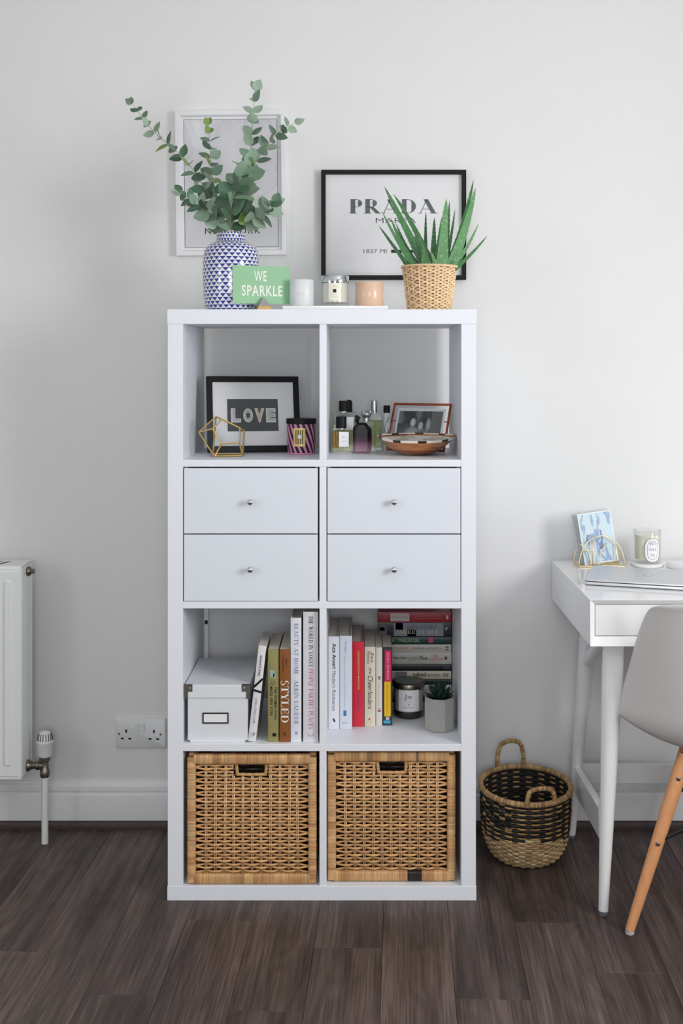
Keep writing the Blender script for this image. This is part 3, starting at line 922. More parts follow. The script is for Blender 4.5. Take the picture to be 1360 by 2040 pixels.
leg((1.58, 3.175, dzb + .001), (1.64, 3.217, .0), .0235, .0115)
def bar(name, a, c, hw, up):
    a = Vector(a) - Vector((dx0, dYf, 0)); c = Vector(c) - Vector((dx0, dYf, 0))
    t = (c - a).normalized(); u = Vector(up); w = t.cross(u).normalized()
    m = MB(); m.rings([[p + w * (sx_ * hw[0]) + u * (sz_ * hw[1]) for sx_, sz_ in ((-1, -1), (1, -1), (1, 1), (-1, 1))] for p in (a, c)])
    return m.build(name, M_GLOSS, desk, bevel=.001)
s0 = W(1150, 1550, 3.20); s1 = W(1201, 1640, 2.79)
bar('side_stretcher', (s0.x, 3.20, s0.z - .004), (s1.x - .002, 2.79, s1.z), (.009, .036), (0, 0, 1))
bar('side_stretcher', (1.62, 3.20, s0.z), (1.65, 2.79, s1.z), (.009, .036), (0, 0, 1))
q0 = W(1157, 1540, 3.215)
bar('back_stretcher', (q0.x, 3.215, q0.z), (1.64, 3.215, q0.z), (.009, .026), (0, 0, 1))
for xa in (.632, 1.60):
    m = MB(); m.tube([(xa - dx0, 3.165 - dYf, dzb - .15), (xa + .004 - dx0, 2.93 - dYf, dzb + .002)], .0165, 16)
    m.build('corner_brace', M_GLOSS, desk, smooth=50)

# ================================================================== chair
M_SHELL = mat('grey_white_shell', (214, 211, 211), 0.42, var=0.01, scale=5)
M_BEECH = mat('beech_wood', (214, 152, 104), 0.45, var=0.1, scale=14, stretch=(8, 8, .8), rand=.03, bump=.05)
M_ROD = mat('black_rod', (20, 21, 23), 0.4)
def chair():
    c = Vector((.893, 2.783, 0))
    base = thing('shell_chair', 'pale grey moulded shell chair on beech legs pushed under the white desk', 'chair', c, (0, 0, R(-21)))
    # centre line from the front lip to the top of the back: y, z, half width, edge rise, edge wrap
    K = [(.205, .405, .165, .0, 0), (.19, .428, .195, .012, 0), (.10, .428, .218, .035, 0), (.0, .418, .228, .05, 0), (-.08, .415, .234, .058, .0),
         (-.14, .432, .239, .056, .03), (-.178, .474, .238, .03, .06), (-.198, .545, .230, .008, .075), (-.213, .62, .211, .0, .07), (-.228, .70, .188, .0, .055),
         (-.24, .76, .164, 0, .04), (-.246, .783, .143, -.006, .03), (-.248, .795, .105, -.012, .02)]
    prof = smooth_path([Vector((k[0], k[1], k[2])) for k in K], 5)
    ext = smooth_path([Vector((k[3], k[4], 0)) for k in K], 5)
    nu = 28; m = MB(); rows = []
    for p, e in zip(prof, ext):
        row = []
        for i in range(nu + 1):
            u = -1 + 2 * i / nu
            uu = math.sin(u * math.pi / 2) * .35 + u * .65
            k = abs(uu) ** 2.4
            row.append((uu * p.z, p.x + e.y * k, p.y + e.x * k))
        rows.append(row)
    n0 = m.pts([q for r in rows for q in r]); w = nu + 1
    for j in range(len(rows) - 1):
        for i in range(nu):
            m.face((n0 + j * w + i, n0 + j * w + i + 1, n0 + (j + 1) * w + i + 1, n0 + (j + 1) * w + i))
    sh = m.build('seat_shell', M_SHELL, base, smooth=True)
    sd = sh.modifiers.new('thickness', 'SOLIDIFY'); sd.thickness = .006; sd.offset = 0
    bv = sh.modifiers.new('bevel', 'BEVEL'); bv.width = .0025; bv.segments = 2; bv.limit_method = 'ANGLE'; bv.angle_limit = R(50)
    legs = []
    def tp(sx_, front): return Vector((sx_ * .088, .13 if front else -.108, .408))
    def bt(sx_, front): return Vector((sx_ * .206, .205 if front else -.194, .008))
    for front in (False, True):
        for s_ in (-1, 1):
            a, b = tp(s_, front), bt(s_, front)
            P = [a.lerp(b, t) for t in (0, .06, .3, .6, .9, 1)]
            m = MB(); m.tube(P, [.014, .0175, .0165, .0145, .0118, .0108], 14, ry=[.012, .0145, .014, .0125, .0105, .0098], up=(0, 1, 0))
            lg = m.build('leg', M_BEECH, base, smooth=50)
            q = MB(); q.lathe([(.0095, 0), (.0105, .001), (.0105, .009)], 14, c=(b.x + .0, b.y, -.0)); q.build('foot_glide', mat('pale_glide', (190, 188, 186), .4), lg)
            for t in (.13, .5):
                p = a.lerp(b, t); q = MB(); q.lathe([(.0052, 0), (.0052, .0015), (.003, .0022)], 12)
                q.xf(Matrix.Translation(p + Vector((s_ * -.002, (.0142 if front else -.0142), 0))) @ Matrix.Rotation(R(90 if not front else -90), 4, 'X'))
                q.build('screw', M_STEEL, lg)
    def rod(a, b, r=.0048):
        m = MB(); m.tube([a, b], r, 8); return m.build('brace_rod', M_ROD, base, smooth=50)
    def on(s_, front, t): return tp(s_, front).lerp(bt(s_, front), t)
    for f in (False, True):
        for s_ in (-1, 1): rod(on(s_, f, .5), on(-s_, f, .13))
    for s_ in (-1, 1):
        rod(on(s_, False, .5), on(s_, True, .13)); rod(on(s_, True, .5), on(s_, False, .13))
    m = MB()
    for f in (False, True):
        m.tube([on(-1, f, .03) + Vector((0, .014 if not f else -.014, 0)), on(1, f, .03) + Vector((0, .014 if not f else -.014, 0))], .007, 8)
    for s_ in (-1, 1):
        m.tube([on(s_, False, .03) + Vector((-s_ * .014, 0, 0)), on(s_, True, .03) + Vector((-s_ * .014, 0, 0))], .007, 8)
        for f in (False, True):
            a = on(s_, f, .02); m.tube([a + Vector((-s_ * .018, 0, -.05)), a + Vector((-s_ * .016, 0, .0)), a + Vector((-s_ * .03, 0, .012))], .007, 8)
    m.build('under_frame', M_ROD, base, smooth=50)
chair()

# ================================================================== pictures on the wall
X_, Y_, Z_ = Vector((1, 0, 0)), Vector((0, 1, 0)), Vector((0, 0, 1))
def frame_bars(name, m, parent, w, h, fw, d, lip=0.0, chamfer=0.0):
    """picture frame in the x-z plane, front at y=0, back at y=d, lower left corner at the origin"""
    b = MB()
    def ring(i, y): return [(i, y, i), (w - i, y, i), (w - i, y, h - i), (i, y, h - i)]
    b.rings([ring(fw, d), ring(fw, d * .3 if chamfer == 0 else d * .35), ring(fw - chamfer, 0) if chamfer else ring(fw, 0), ring(0, 0), ring(0, d)], loop=True)
    return b.build(name, m, parent, bevel=.0008)

# map print
pY = YW - .022
ppm_w = F / pY
a = W(351, 509.5, pY)
w_, h_ = (570.5 - 351) / ppm_w, (509.5 - 220.5) / ppm_w
fr = thing('framed_print', 'white framed city map print on the wall behind the eucalyptus', 'picture', (a.x, pY, a.z))
fr.rotation_euler = (0, R(-.6), 0)
M_WFRAME = mat('white_frame_paint', (234, 234, 236), 0.4, var=.01)
frame_bars('frame', M_WFRAME, fr, w_, h_, .0165, .0215, chamfer=.004)
bx('backing_board', M_PAPER, fr, .01, w_ - .01, .012, .02, .01, h_ - .01, 0)
def map_fn(u, v):
    n = mnoise.noise(Vector((u * 3.1 + 4, v * 4.3, 1.7))); n2 = mnoise.noise(Vector((u * 11, v * 15, 5.2)))
    base = 206 + n * 7 + n2 * 4
    # coast lines and street lines
    d = abs(mnoise.noise(Vector((u * 3.0 - v * 1.2, v * 3.0 + u * 1.1, 9.1))))
    if d < .014 and v > .16: base -= 16
    d2 = abs(math.sin((u * 1.0 + v * .55) * 34 + n * 2))
    if n2 > .12 and d2 < .12 and v > .2: base -= 7
    if .33 < u + .45 * v - .12 < .5 and n > -.2: base += 9
    if v < .17: base = 209
    return (base, base, base + 5)
mi = .024
print_grid('map_print', M_PRINT, fr, (mi, .0112, mi), X_, Z_, w_ - 2 * mi, h_ - 2 * mi, 84, 112, map_fn)
b = MB(); i0, i1 = mi - .0006, mi + .0006
for q in ((i0, w_ - i0, i0, i1), (i0, w_ - i0, h_ - i1, h_ - i0), (i0, i1, i1, h_ - i1), (w_ - i1, w_ - i0, i1, h_ - i1)):
    b.poly([(q[0], .0109, q[2]), (q[1], .0109, q[2]), (q[1], .0109, q[3]), (q[0], .0109, q[3])])
b.build('border_line', M_GREYINK, fr, fix=False)
t0 = W(408, 466, pY); lettering('title', sans('NEW YORK', bold=-.004, space=1.25), M_INK, fr, (t0.x - a.x, .0105, t0.z - a.z), X_, Z_, 110 / ppm_w, 12 / ppm_w)

# black frame
a = W(639.5, 557, pY)
w_, h_ = (928.5 - 639.5) / ppm_w, (557 - 338) / ppm_w
fr = thing('framed_print', 'black framed white print with grey serif word on the wall behind the aloe', 'picture', (a.x, pY, a.z))
frame_bars('frame', M_BLACK, fr, w_, h_, .0128, .0215)
bx('backing_board', M_PAPER, fr, .01, w_ - .01, .011, .02, .01, h_ - .01, 0)
def pl(px, py): p = W(px, py, pY); return (p.x - a.x, .0106, p.z - a.z)
lettering('title', serif('PRADA', T=.27, t=.035, space=.09, sl=.09), M_GREYINK, fr, pl(695, 424), X_, Z_, 177 / ppm_w, 28 / ppm_w)
lettering('subtitle', sans('MARFA', bold=-.012, space=1.06), M_INK, fr, pl(748.5, 443.5), X_, Z_, 80 / ppm_w, 10 / ppm_w)
lettering('distance', sans('1837 MI', bold=0), M_GREYINK, fr, pl(724, 503.5), X_, Z_, 46 / ppm_w, 8 / ppm_w)
q = pl(779, 503); b = MB(); lw, lh = 60 / ppm_w, 6 / ppm_w
b.poly([(q[0], q[1], q[2]), (q[0] + lw, q[1], q[2]), (q[0] + lw, q[1], q[2] + lh), (q[0], q[1], q[2] + lh)])
b.build('arrow_bar', M_INK, fr, fix=False)
b = MB(); b.poly([(.0126, .0075, .0126), (w_ - .0126, .0075, .0126), (w_ - .0126, .0075, h_ - .0126), (.0126, .0075, h_ - .0126)]); b.build('pane', pane_mat('picture_glass', (254, 254, 254), refl=.6), fr, fix=False)

# ================================================================== vase with eucalyptus
def tri_mat():
    m = bpy.data.materials.new('blue_triangle_glaze'); m.use_nodes = True
    nt = m.node_tree; N = nt.nodes; L = nt.links; b = N['Principled BSDF']
    b.inputs['Roughness'].default_value = .14; b.inputs['Coat Weight'].default_value = .5
    uv = N.new('ShaderNodeUVMap'); sp = N.new('ShaderNodeSeparateXYZ')
    nz = N.new('ShaderNodeTexNoise'); nz.inputs['Scale'].default_value = 9
    tc = N.new('ShaderNodeTexCoord'); 
    wob = N.new('ShaderNodeVectorMath'); wob.operation = 'SCALE'; wob.inputs['Scale'].default_value = .16
    nz.inputs['Scale'].default_value = 60
    L.new(tc.outputs['Object'], nz.inputs['Vector']); L.new(nz.outputs['Color'], wob.inputs[0])
    ad = N.new('ShaderNodeVectorMath'); ad.operation = 'ADD'
    L.new(uv.outputs[0], ad.inputs[0]); L.new(wob.outputs[0], ad.inputs[1])
    L.new(ad.outputs[0], sp.inputs[0])
    def M(op, a, c=None):
        n = N.new('ShaderNodeMath'); n.operation = op
        for i, v in enumerate((a, c)):
            if v is None: continue
            if isinstance(v, (int, float)): n.inputs[i].default_value = v
            else: L.new(v, n.inputs[i])
        return n.outputs[0]
    row = M('FLOOR', sp.outputs[1]); fv = M('FRACT', sp.outputs[1])
    u = M('ADD', sp.outputs[0], M('MULTIPLY', M('MODULO', row, 2.0), .5))
    fu = M('FRACT', u); d = M('MULTIPLY', M('ABSOLUTE', M('SUBTRACT', fu, .5)), 2.0)
    inside = M('LESS_THAN', d, M('SUBTRACT', M('MULTIPLY', fv, 1.06), .03))
    inside = M('MULTIPLY', inside, M('LESS_THAN', fv, .95))
    mx = N.new('ShaderNodeMix'); mx.data_type = 'RGBA'
    L.new(inside, mx.inputs[0])
    mx.inputs[6].default_value = (*lin((228, 227, 232)), 1); mx.inputs[7].default_value = (*lin((22, 48, 142)), 1)
    L.new(mx.outputs[2], b.inputs['Base Color'])
    return m
vY = 2.985; vp = F / vY
vc = W(460, 614, vY)
vase = thing('ceramic_vase', 'round shouldered white vase patterned with rows of blue triangles', 'vase', (vc.x, vY, ZT + .0004))
pyb = CY - (ZT - CAMH) * vp
vprof = [(0, 0), (46, 0), (49.5, 4), (52, 12), (54.5, 30), (56, 60), (56.2, 85), (55.5, 108), (53.5, 120), (49, 128), (42, 134), (34, 138), (30, 139.5), (29, 141), (29, 152), (29.5, 155.5), (28.5, 156.5), (26, 155), (25.5, 140), (40, 125), (50, 100), (50, 20), (0, 6)]
sc_ = (pyb - 465) / 156.5
vprof = [(r / vp, z * sc_ / vp) for r, z in vprof]
b = MB(); b.lathe(vprof, 72)
vo = b.build('vase_body', tri_mat(), vase, smooth=60)
uvl = vo.data.uv_layers.new(name='UVMap')
arc = {}; s_ = 0
for i, p in enumerate(vprof):
    if i: s_ += math.hypot(p[0] - vprof[i - 1][0], p[1] - vprof[i - 1][1])
    arc[(round(p[0], 5), round(p[1], 5))] = s_
b_len = arc[(round(vprof[1][0], 5), round(vprof[1][1], 5))]
for poly in vo.data.polygons:
    us = []
    for li in poly.loop_indices:
        co = vo.data.vertices[vo.data.loops[li].vertex_index].co
        r = math.hypot(co.x, co.y)
        key = min(arc, key=lambda k: abs(k[0] - r) + abs(k[1] - co.z))
        us.append([math.atan2(co.y, co.x) / (2 * math.pi) * 28, (arc[key] - b_len) / (7.25 / vp)])
    if max(u[0] for u in us) - min(u[0] for u in us) > 14:
        for u in us:
            if u[0] < 0: u[0] += 28
    for li, u in zip(poly.loop_indices, us):
        uvl.data[li].uv = (u[0] + .25 + 56, u[1] + 4)

M_LEAF = [mat('eucalyptus_leaf_a', (116, 142, 122), .5, var=.14, scale=40, rand=.3, spec=.35),
          mat('eucalyptus_leaf_b', (152, 174, 154), .5, var=.12, scale=40, rand=.2, spec=.35),
          mat('eucalyptus_leaf_c', (82, 112, 90), .45, var=.14, scale=40, rand=.25, spec=.4),
          mat('eucalyptus_young_leaf', (128, 158, 84), .5, var=.12, scale=40, rand=.15)]
M_STEM = mat('eucalyptus_stem', (142, 150, 118), .6, var=.12)
def leaf_mesh(k, wid, curl, m):
    b = MB(); n = 7; rows = []
    for i in range(n + 1):
        t = i / n
        hw = wid * math.sin(math.pi * min(1, t ** .78 * .98 + .02)) ** .75 * .5
        if i == n: hw = .015
        z = curl * t * t
        rows.append([(t, -hw, z + .12 * hw), (t, -hw * .5, z + .03 * hw), (t, 0, z - .03), (t, hw * .5, z + .03 * hw), (t, hw, z + .12 * hw)])
    rr = b.pts([p for r in rows for p in r])
    for i in range(n):
        for j in range(4): b.face((rr + i * 5 + j, rr + i * 5 + j + 1, rr + i * 5 + j + 6, rr + i * 5 + j + 5))
    return b.mesh('leaf', m, smooth=True, fix=False)
LEAFS = [[leaf_mesh(k, w, c, m) for w, c in ((.78, -.12), (.9, .10), (.62, -.25))] for k, m in enumerate(M_LEAF)]
def eucalyptus():
    rng = random.Random(21)
    stems = [
        ([(444, 470, 2.97), (436, 425, 2.95), (408, 375, 2.94), (375, 325, 2.93), (345, 296, 2.92), (312, 268, 2.92), (288, 240, 2.92), (264, 208, 2.92)], 16, 40, 15, 0),
        ([(452, 470, 3.0), (430, 420, 3.01), (424, 360, 3.02), (419, 310, 3.03), (415, 250, 3.04)], 12, 37, 18, 0),
        ([(466, 470, 3.0), (470, 420, 3.02), (485, 370, 3.04), (498, 310, 3.05), (503, 245, 3.06), (508, 182, 3.07)], 12, 40, 22, 1),
        ([(472, 470, 2.98), (480, 400, 2.96), (500, 340, 2.95), (525, 300, 2.95), (552, 266, 2.95), (586, 246, 2.95)], 15, 37, 19, 1),
        ([(446, 470, 2.96), (432, 440, 2.93), (405, 415, 2.92), (380, 398, 2.91), (362, 386, 2.91)], 8, 33, 22, 0),
        ([(474, 470, 2.96), (492, 444, 2.93), (512, 430, 2.92), (530, 422, 2.92), (546, 406, 2.92)], 8, 36, 24, 1),
        ([(460, 470, 2.95), (459, 432, 2.92), (464, 395, 2.91), (478, 355, 2.91), (490, 330, 2.92)], 9, 46, 34, 2),
    ]
    bou = thing('eucalyptus_bouquet', 'bunch of grey-green eucalyptus stems standing in the blue and white vase', 'bouquet', (vc.x, vY, ZT + .03))
    for si, (path, nn, s0, s1, tone) in enumerate(stems):
        P = smooth_path([W(*p) for p in path], 6)
        # the stem goes on down into the vase
        foot = Vector((vc.x + (P[0].x - vc.x) * -.3, vY + (P[0].y - vY) * -.3, ZT + .03))
        mouth = Vector((vc.x + max(-.022, min(.022, P[0].x - vc.x)), vY + max(-.02, min(.02, P[0].y - vY)), P[0].z))
        P = [foot, foot.lerp(mouth, .6), mouth] + P[4:]
        L_ = [0]
        for a, b in zip(P, P[1:]): L_.append(L_[-1] + (b - a).length)
        m = MB(); m.tube([p - foot for p in P], [.0017 - .0011 * l / L_[-1] for l in L_], 6)
        root = m.build('stem', M_STEM, bou, smooth=True); root.location = foot - Vector(bou.location)
        start = L_[2] + (.042 if si in (4, 5) else (.03 if si == 6 else .018))
        for j in range(nn + 1):
            t = j / nn
            d = start + (L_[-1] - start) * t ** .92
            k = max(i for i in range(len(L_) - 1) if L_[i] <= d + 1e-9); k = min(k, len(P) - 2)
            f = (d - L_[k]) / max(1e-9, L_[k + 1] - L_[k]); p = P[k].lerp(P[k + 1], f)
            tg = (P[k + 1] - P[k]).normalized()
            size = (s0 + (s1 - s0) * t) / 765 * rng.uniform(.9, 1.12) * (.75 if j == 0 else 1)
            sidev = tg.cross(Vector((0, -1, 0))).normalized(); fwd = Vector((0, -1, 0))
            ang = (0 if j % 2 == 0 else 90) + rng.uniform(-28, 28)
            for h_ in (0, 180):
                q = R(ang + h_)
                out = sidev * math.cos(q) + fwd * math.sin(q) * .75
                dirv = (out * rng.uniform(.75, 1.0) + tg * rng.uniform(.35, .8)).normalized()
                if j == nn: dirv = (tg + out * .35).normalized()
                nrm = (tg * rng.uniform(.2, .8) + fwd * rng.uniform(.35, .9) + Vector((rng.uniform(-.4, .4), 0, rng.uniform(-.3, .3))))
                nrm = (nrm - dirv * nrm.dot(dirv)).normalized(); yv = nrm.cross(dirv)
                Mx = Matrix((dirv * size, yv * size, nrm * size)).transposed().to_4x4()
                Mx.translation = p - foot + dirv * .002
                c = rng.random()
                mi_ = (0 if c < .5 else (1 if c < .7 else 2)) if tone == 0 else ((1 if c < .55 else (0 if c < .85 else 2)) if tone == 1 else (2 if c < .5 else 0))
                if si == 1 and t > .88: mi_ = 3
                if rng.random() < .05: mi_ = 3
                o = share('leaf', LEAFS[mi_][rng.randrange(3)], root)
                o.matrix_local = Mx
eucalyptus()

# ================================================================== greeting card and its holder
M_GREEN = mat('green_card', (148, 194, 154), .7, var=.012)
cL = W(463.5, 604, 2.905); yaw = R(21)
cw_, ch_ = .1535, .0975
card = thing('greeting_card', 'green card reading WE SPARKLE propped in the small concrete holder', 'card', (cL.x, 2.905, cL.z), (R(-2), 0, yaw))
bx('card_sheet', M_GREEN, card, 0, cw_, 0, .0008, 0, ch_, 0)
M_CREAM = mat('cream_print', (238, 236, 230), .7)
for s, x0, x1, y0, y1 in (('WE', .37, .588, .595, .865), ('SPARKLE', .155, .86, .2, .485)):
    lettering('printed_words', sans(s, bold=.012, space=1.12), M_CREAM, card, (x0 * cw_, -.0004, y0 * ch_), X_, Z_, (x1 - x0) * cw_, (y1 - y0) * ch_)
hp = W(523, 612, 2.915)
hold = thing('card_holder', 'small concrete pyramid card holder with a brass base, in front of the vase', 'card holder', (hp.x, 2.9275, ZT + .0004), (0, 0, yaw))
M_CONC = mat('grey_concrete', (150, 150, 153), .85, var=.08, bump=.2)
for s_ in (-1, 1):
    y0 = s_ * .0016; y1 = s_ * .017
    for nm, m, z0, z1, k0, k1 in (('brass_foot', M_GOLD, 0, .0115, 1.0, .7), ('concrete_body', M_CONC, .0115, .034, .7, .04)):
        b = MB(); hw = .022
        b.rings([[(-hw * k0, y0, z0), (hw * k0, y0, z0), (hw * k0, y0 + (y1 - y0) * k0, z0), (-hw * k0, y0 + (y1 - y0) * k0, z0)],
                 [(-hw * k1, y0, z1), (hw * k1, y0, z1), (hw * k1, y0 + (y1 - y0) * k1, z1), (-hw * k1, y0 + (y1 - y0) * k1, z1)]])
        b.build(nm, m, hold, bevel=.0006)

# ================================================================== candles on their tray
tY = 2.955
tc0 = W(561, 615, tY - .06); tc1 = W(773, 615, tY - .06)
tray = thing('candle_tray', 'thin white rectangular tray under the three candles on the unit', 'tray', ((tc0.x + tc1.x) / 2, tY, ZT + .0004))
b = MB(); hw = (tc1.x - tc0.x) / 2
P = rrect(-hw, hw, -.06, .06, .006)
b.rings([[(x * .99, y * .98, 0) for x, y in P], [(x, y, .003) for x, y in P], [(x, y, .0105) for x, y in P]])
b.build('tray_plate', M_GLOSS, tray, smooth=40)
tz = ZT + .0112
def candle_at(px, Y): return (W(px, 600, Y).x, Y, tz)
# frosted white
M_FROST = mat('frosted_white_glass', (222, 225, 227), .35, var=.01, sss=.2)
M_WAX = mat('cream_wax', (236, 232, 218), .5, var=.02, sss=.15)
k = F / 2.955
cd = thing('candle', 'frosted white glass candle between the green card and the silver-lidded candle', 'candle', candle_at(601, 2.955))
r = 24.5 / k; h = 53.5 / k
b = MB(); b.lathe([(0, 0), (r - .003, 0), (r, .003), (r, h - .001), (r - .001, h), (r - .003, h - .001), (r - .003, h - .012)], 40, capped=False); b.build('frosted_glass', M_FROST, cd, smooth=50)
b = MB(); b.lathe([(0, h - .013), (r - .003, h - .013)], 32, capped=False); b.build('wax', M_WAX, cd)
lettering('printed_line', sans('white jasmine', bold=0), mat('pale_gold_print', (176, 168, 150), .6), cd, (-.012, -r - .0003, h * .42), X_, Z_, .022, .0022)
lettering('printed_line', sans('scented candle', bold=0), MATS['pale_gold_print'], cd, (-.012, -r - .0003, h * .5), X_, Z_, .02, .0016)
# silver lidded
k = F / 2.95
cd = thing('candle', 'clear glass candle with a polished silver lid and cream label, centre of tray', 'candle', candle_at(667, 2.95))
r = 27 / k; h = 51 / k
b = MB(); b.lathe([(0, 0), (r - .002, 0), (r, .002), (r, h), (r - .0025, h), (r - .0025, .010), (0, .010)], 44, capped=False); b.build('glass_jar', pane_mat('candle_glass', (252, 253, 253)), cd, smooth=50)
b = MB(); b.lathe([(0, .0104), (r - .003, .0104), (r - .003, h - .006), (0, h - .008)], 40, capped=False); b.build('wax', M_WAX, cd, smooth=50)
b = MB(); b.lathe([(0, h + .0135), (r + .0006, h + .0135), (r + .0014, h + .0125), (r + .0014, h - .003), (r + .0006, h - .0035)], 48, capped=False); b.build('lid', M_CHROME, cd, smooth=40)
def curved_label(name, m, parent, r_, a0, a1, z0, z1, n=10):
    q = MB()
    n0 = q.pts([(r_ * math.sin(R(a0 + (a1 - a0) * i / n)), -r_ * math.cos(R(a0 + (a1 - a0) * i / n)), z) for i in range(n + 1) for z in (z0, z1)])
    for i in range(n): q.face((n0 + 2 * i, n0 + 2 * i + 2, n0 + 2 * i + 3, n0 + 2 * i + 1))
    return q.build(name, m, parent, smooth=True, fix=False)
def curved_text(name, glyphs, m, parent, r_, x0, x1, z0, z1, turn=0.0):
    """print wrapped on a cylinder; x measured along its surface"""
    V, Fc = glyphs; q = MB()
    q.v = [(r_ * math.sin((x0 + (x1 - x0) * a) / r_ + turn), -r_ * math.cos((x0 + (x1 - x0) * a) / r_ + turn), z0 + (z1 - z0) * c) for a, c in V]
    for f in Fc: q.face(f)
    return q.build(name, m, parent, fix=False)
lb = curved_label('label', mat('cream_label', (236, 233, 216), .6), cd, r + .0003, -26, 24, h * .22, h * .9)
b = MB(); b.box(-.0042, .0042, -r - .0007, -r - .0003, h * .53, h * .53 + .0085); b.build('label_emblem', M_INK, lb)
curved_text('label_line', sans('English Pear'), M_GREYINK, lb, r + .0006, -.009, .009, h * .42, h * .42 + .0018)
curved_text('label_line', sans('scented candle'), M_GREYINK, lb, r + .0006, -.009, .009, h * .34, h * .34 + .0016)
curved_text('label_line', sans('LONDON'), M_GREYINK, lb, r + .0006, -.005, .005, h * .76, h * .76 + .0016)
# peach
k = F / 2.95
cd = thing('candle', 'peach tinted glass candle at the right end of the tray', 'candle', candle_at(735.5, 2.95))
r = 28 / k; h = 49 / k
b = MB(); b.lathe([(0, 0), (r - .002, 0), (r, .002), (r, h - .001), (r - .001, h), (r - .0025, h - .001), (r - .0025, h - .008)], 44, capped=False); b.build('peach_glass', mat('peach_glass', (224, 190, 166), .22, var=.03, scale=20, sss=.25), cd, smooth=50)
b = MB(); b.lathe([(0, h - .0085), (r - .0025, h - .0085)], 32, capped=False); b.build('wax', mat('peach_wax', (232, 205, 184), .5, sss=.2), cd)

# ================================================================== aloe in a woven pot
aY = 2.975; ap = F / aY
ac = W(855, 613, aY)
pot = thing('woven_pot', 'straw coloured woven pot holding the aloe plant', 'pot', (ac.x, aY, ZT + .0004))
ph = (CY + 0 - 531) / ap - (ZT - CAMH) + .002
rt_, rb_ = 54.5 / ap, 43.5 / ap
M_STRAW = mat('woven_straw', (238, 206, 164), .6, var=.12, scale=90, bump=.3, bscale=400)
nst = 20; nrow = 13; pitch = (ph - .008) / nrow
b = MB()
for j in range(nrow):
    for hf in (0, 1):      # each course is a plaited pair of strands
        z = pitch * (j + .28 + .46 * hf); r0 = rb_ + (rt_ - rb_) * z / ph - .0025
        P = []; n = nst * 6
        for i in range(n):
            th = 2 * math.pi * i / n; ph_ = nst / 2 * th + math.pi * (j % 2)
            r = r0 + .0024 * math.cos(ph_)
            zz = z + (.0016 if hf == 0 else -.0016) * math.sin(2 * ph_)
            P.append((r * math.cos(th), r * math.sin(th), zz))
        b.tube(P, .0018, 5, loop=True, ry=.0027, up=(0, 0, 1))
b.build('woven_body', M_STRAW, pot, smooth=True)['kind'] = 'stuff'
for i in range(nst):
    th = 2 * math.pi * (i + .5) / nst
    m = MB(); m.tube([((rb_ - .0018) * math.cos(th), (rb_ - .0018) * math.sin(th), .001), ((rt_ - .0018) * math.cos(th), (rt_ - .0018) * math.sin(th), ph - .004)], .0022, 6)
    m.build('stake', M_STRAW, pot, smooth=True)
b = MB(); n = 150
for s_ in (0, 1):
    b.tube([((rt_ + .0002 + .0014 * math.cos(26 * 2 * math.pi * i / n + s_ * math.pi)) * math.cos(2 * math.pi * i / n), (rt_ + .0002 + .0014 * math.cos(26 * 2 * math.pi * i / n + s_ * math.pi)) * math.sin(2 * math.pi * i / n), ph - .004 + .0018 * math.sin(26 * 2 * math.pi * i / n + s_ * math.pi)) for i in range(n)], .0021, 6, loop=True)
b.build('rim', M_STRAW, pot, smooth=True)
b = MB(); b.lathe([(0, .002), (rb_ - .006, .002), (rt_ - .0065, ph - .006)], 40, capped=False); b.build('pot_liner', mat('brown_liner', (150, 112, 74), .8), pot, smooth=50)
aloe = thing('aloe_plant', 'green aloe plant with long pointed speckled leaves in the straw pot', 'plant', (ac.x, aY, ZT + ph - .02))
b = MB(); b.lathe([(0, .003), (rt_ - .015, 0)], 30, capped=False); b.build('soil', mat('potting_soil', (58, 44, 34), .95, var=.3, scale=120, bump=.6), aloe)
def aloe_mat(name, rgb, spot):
    m = mat(name, rgb, .4, var=.1, scale=25, rand=.12, spec=.45)
    nt = m.node_tree; N = nt.nodes; L = nt.links; pb = N['Principled BSDF']
    src = pb.inputs['Base Color'].links[0].from_socket
    v = N.new('ShaderNodeTexNoise'); v.inputs['Scale'].default_value = 130; v.inputs['Detail'].default_value = 2
    tc = N.new('ShaderNodeTexCoord'); L.new(tc.outputs['Object'], v.inputs['Vector'])
    r_ = N.new('ShaderNodeMapRange'); r_.inputs[1].default_value = .56; r_.inputs[2].default_value = .66; r_.inputs[4].default_value = spot
    L.new(v.outputs['Fac'], r_.inputs[0])
    x = N.new('ShaderNodeMix'); x.data_type = 'RGBA'; L.new(r_.outputs[0], x.inputs[0]); L.new(src, x.inputs[6]); x.inputs[7].default_value = (*lin((176, 204, 170)), 1)
    L.new(x.outputs[2], pb.inputs['Base Color'])
    return m
M_ALOE = [aloe_mat('aloe_leaf', (58, 118, 58), .14), aloe_mat('aloe_leaf_pale', (92, 144, 90), .36), aloe_mat('aloe_leaf_dark', (42, 92, 54), .15)]
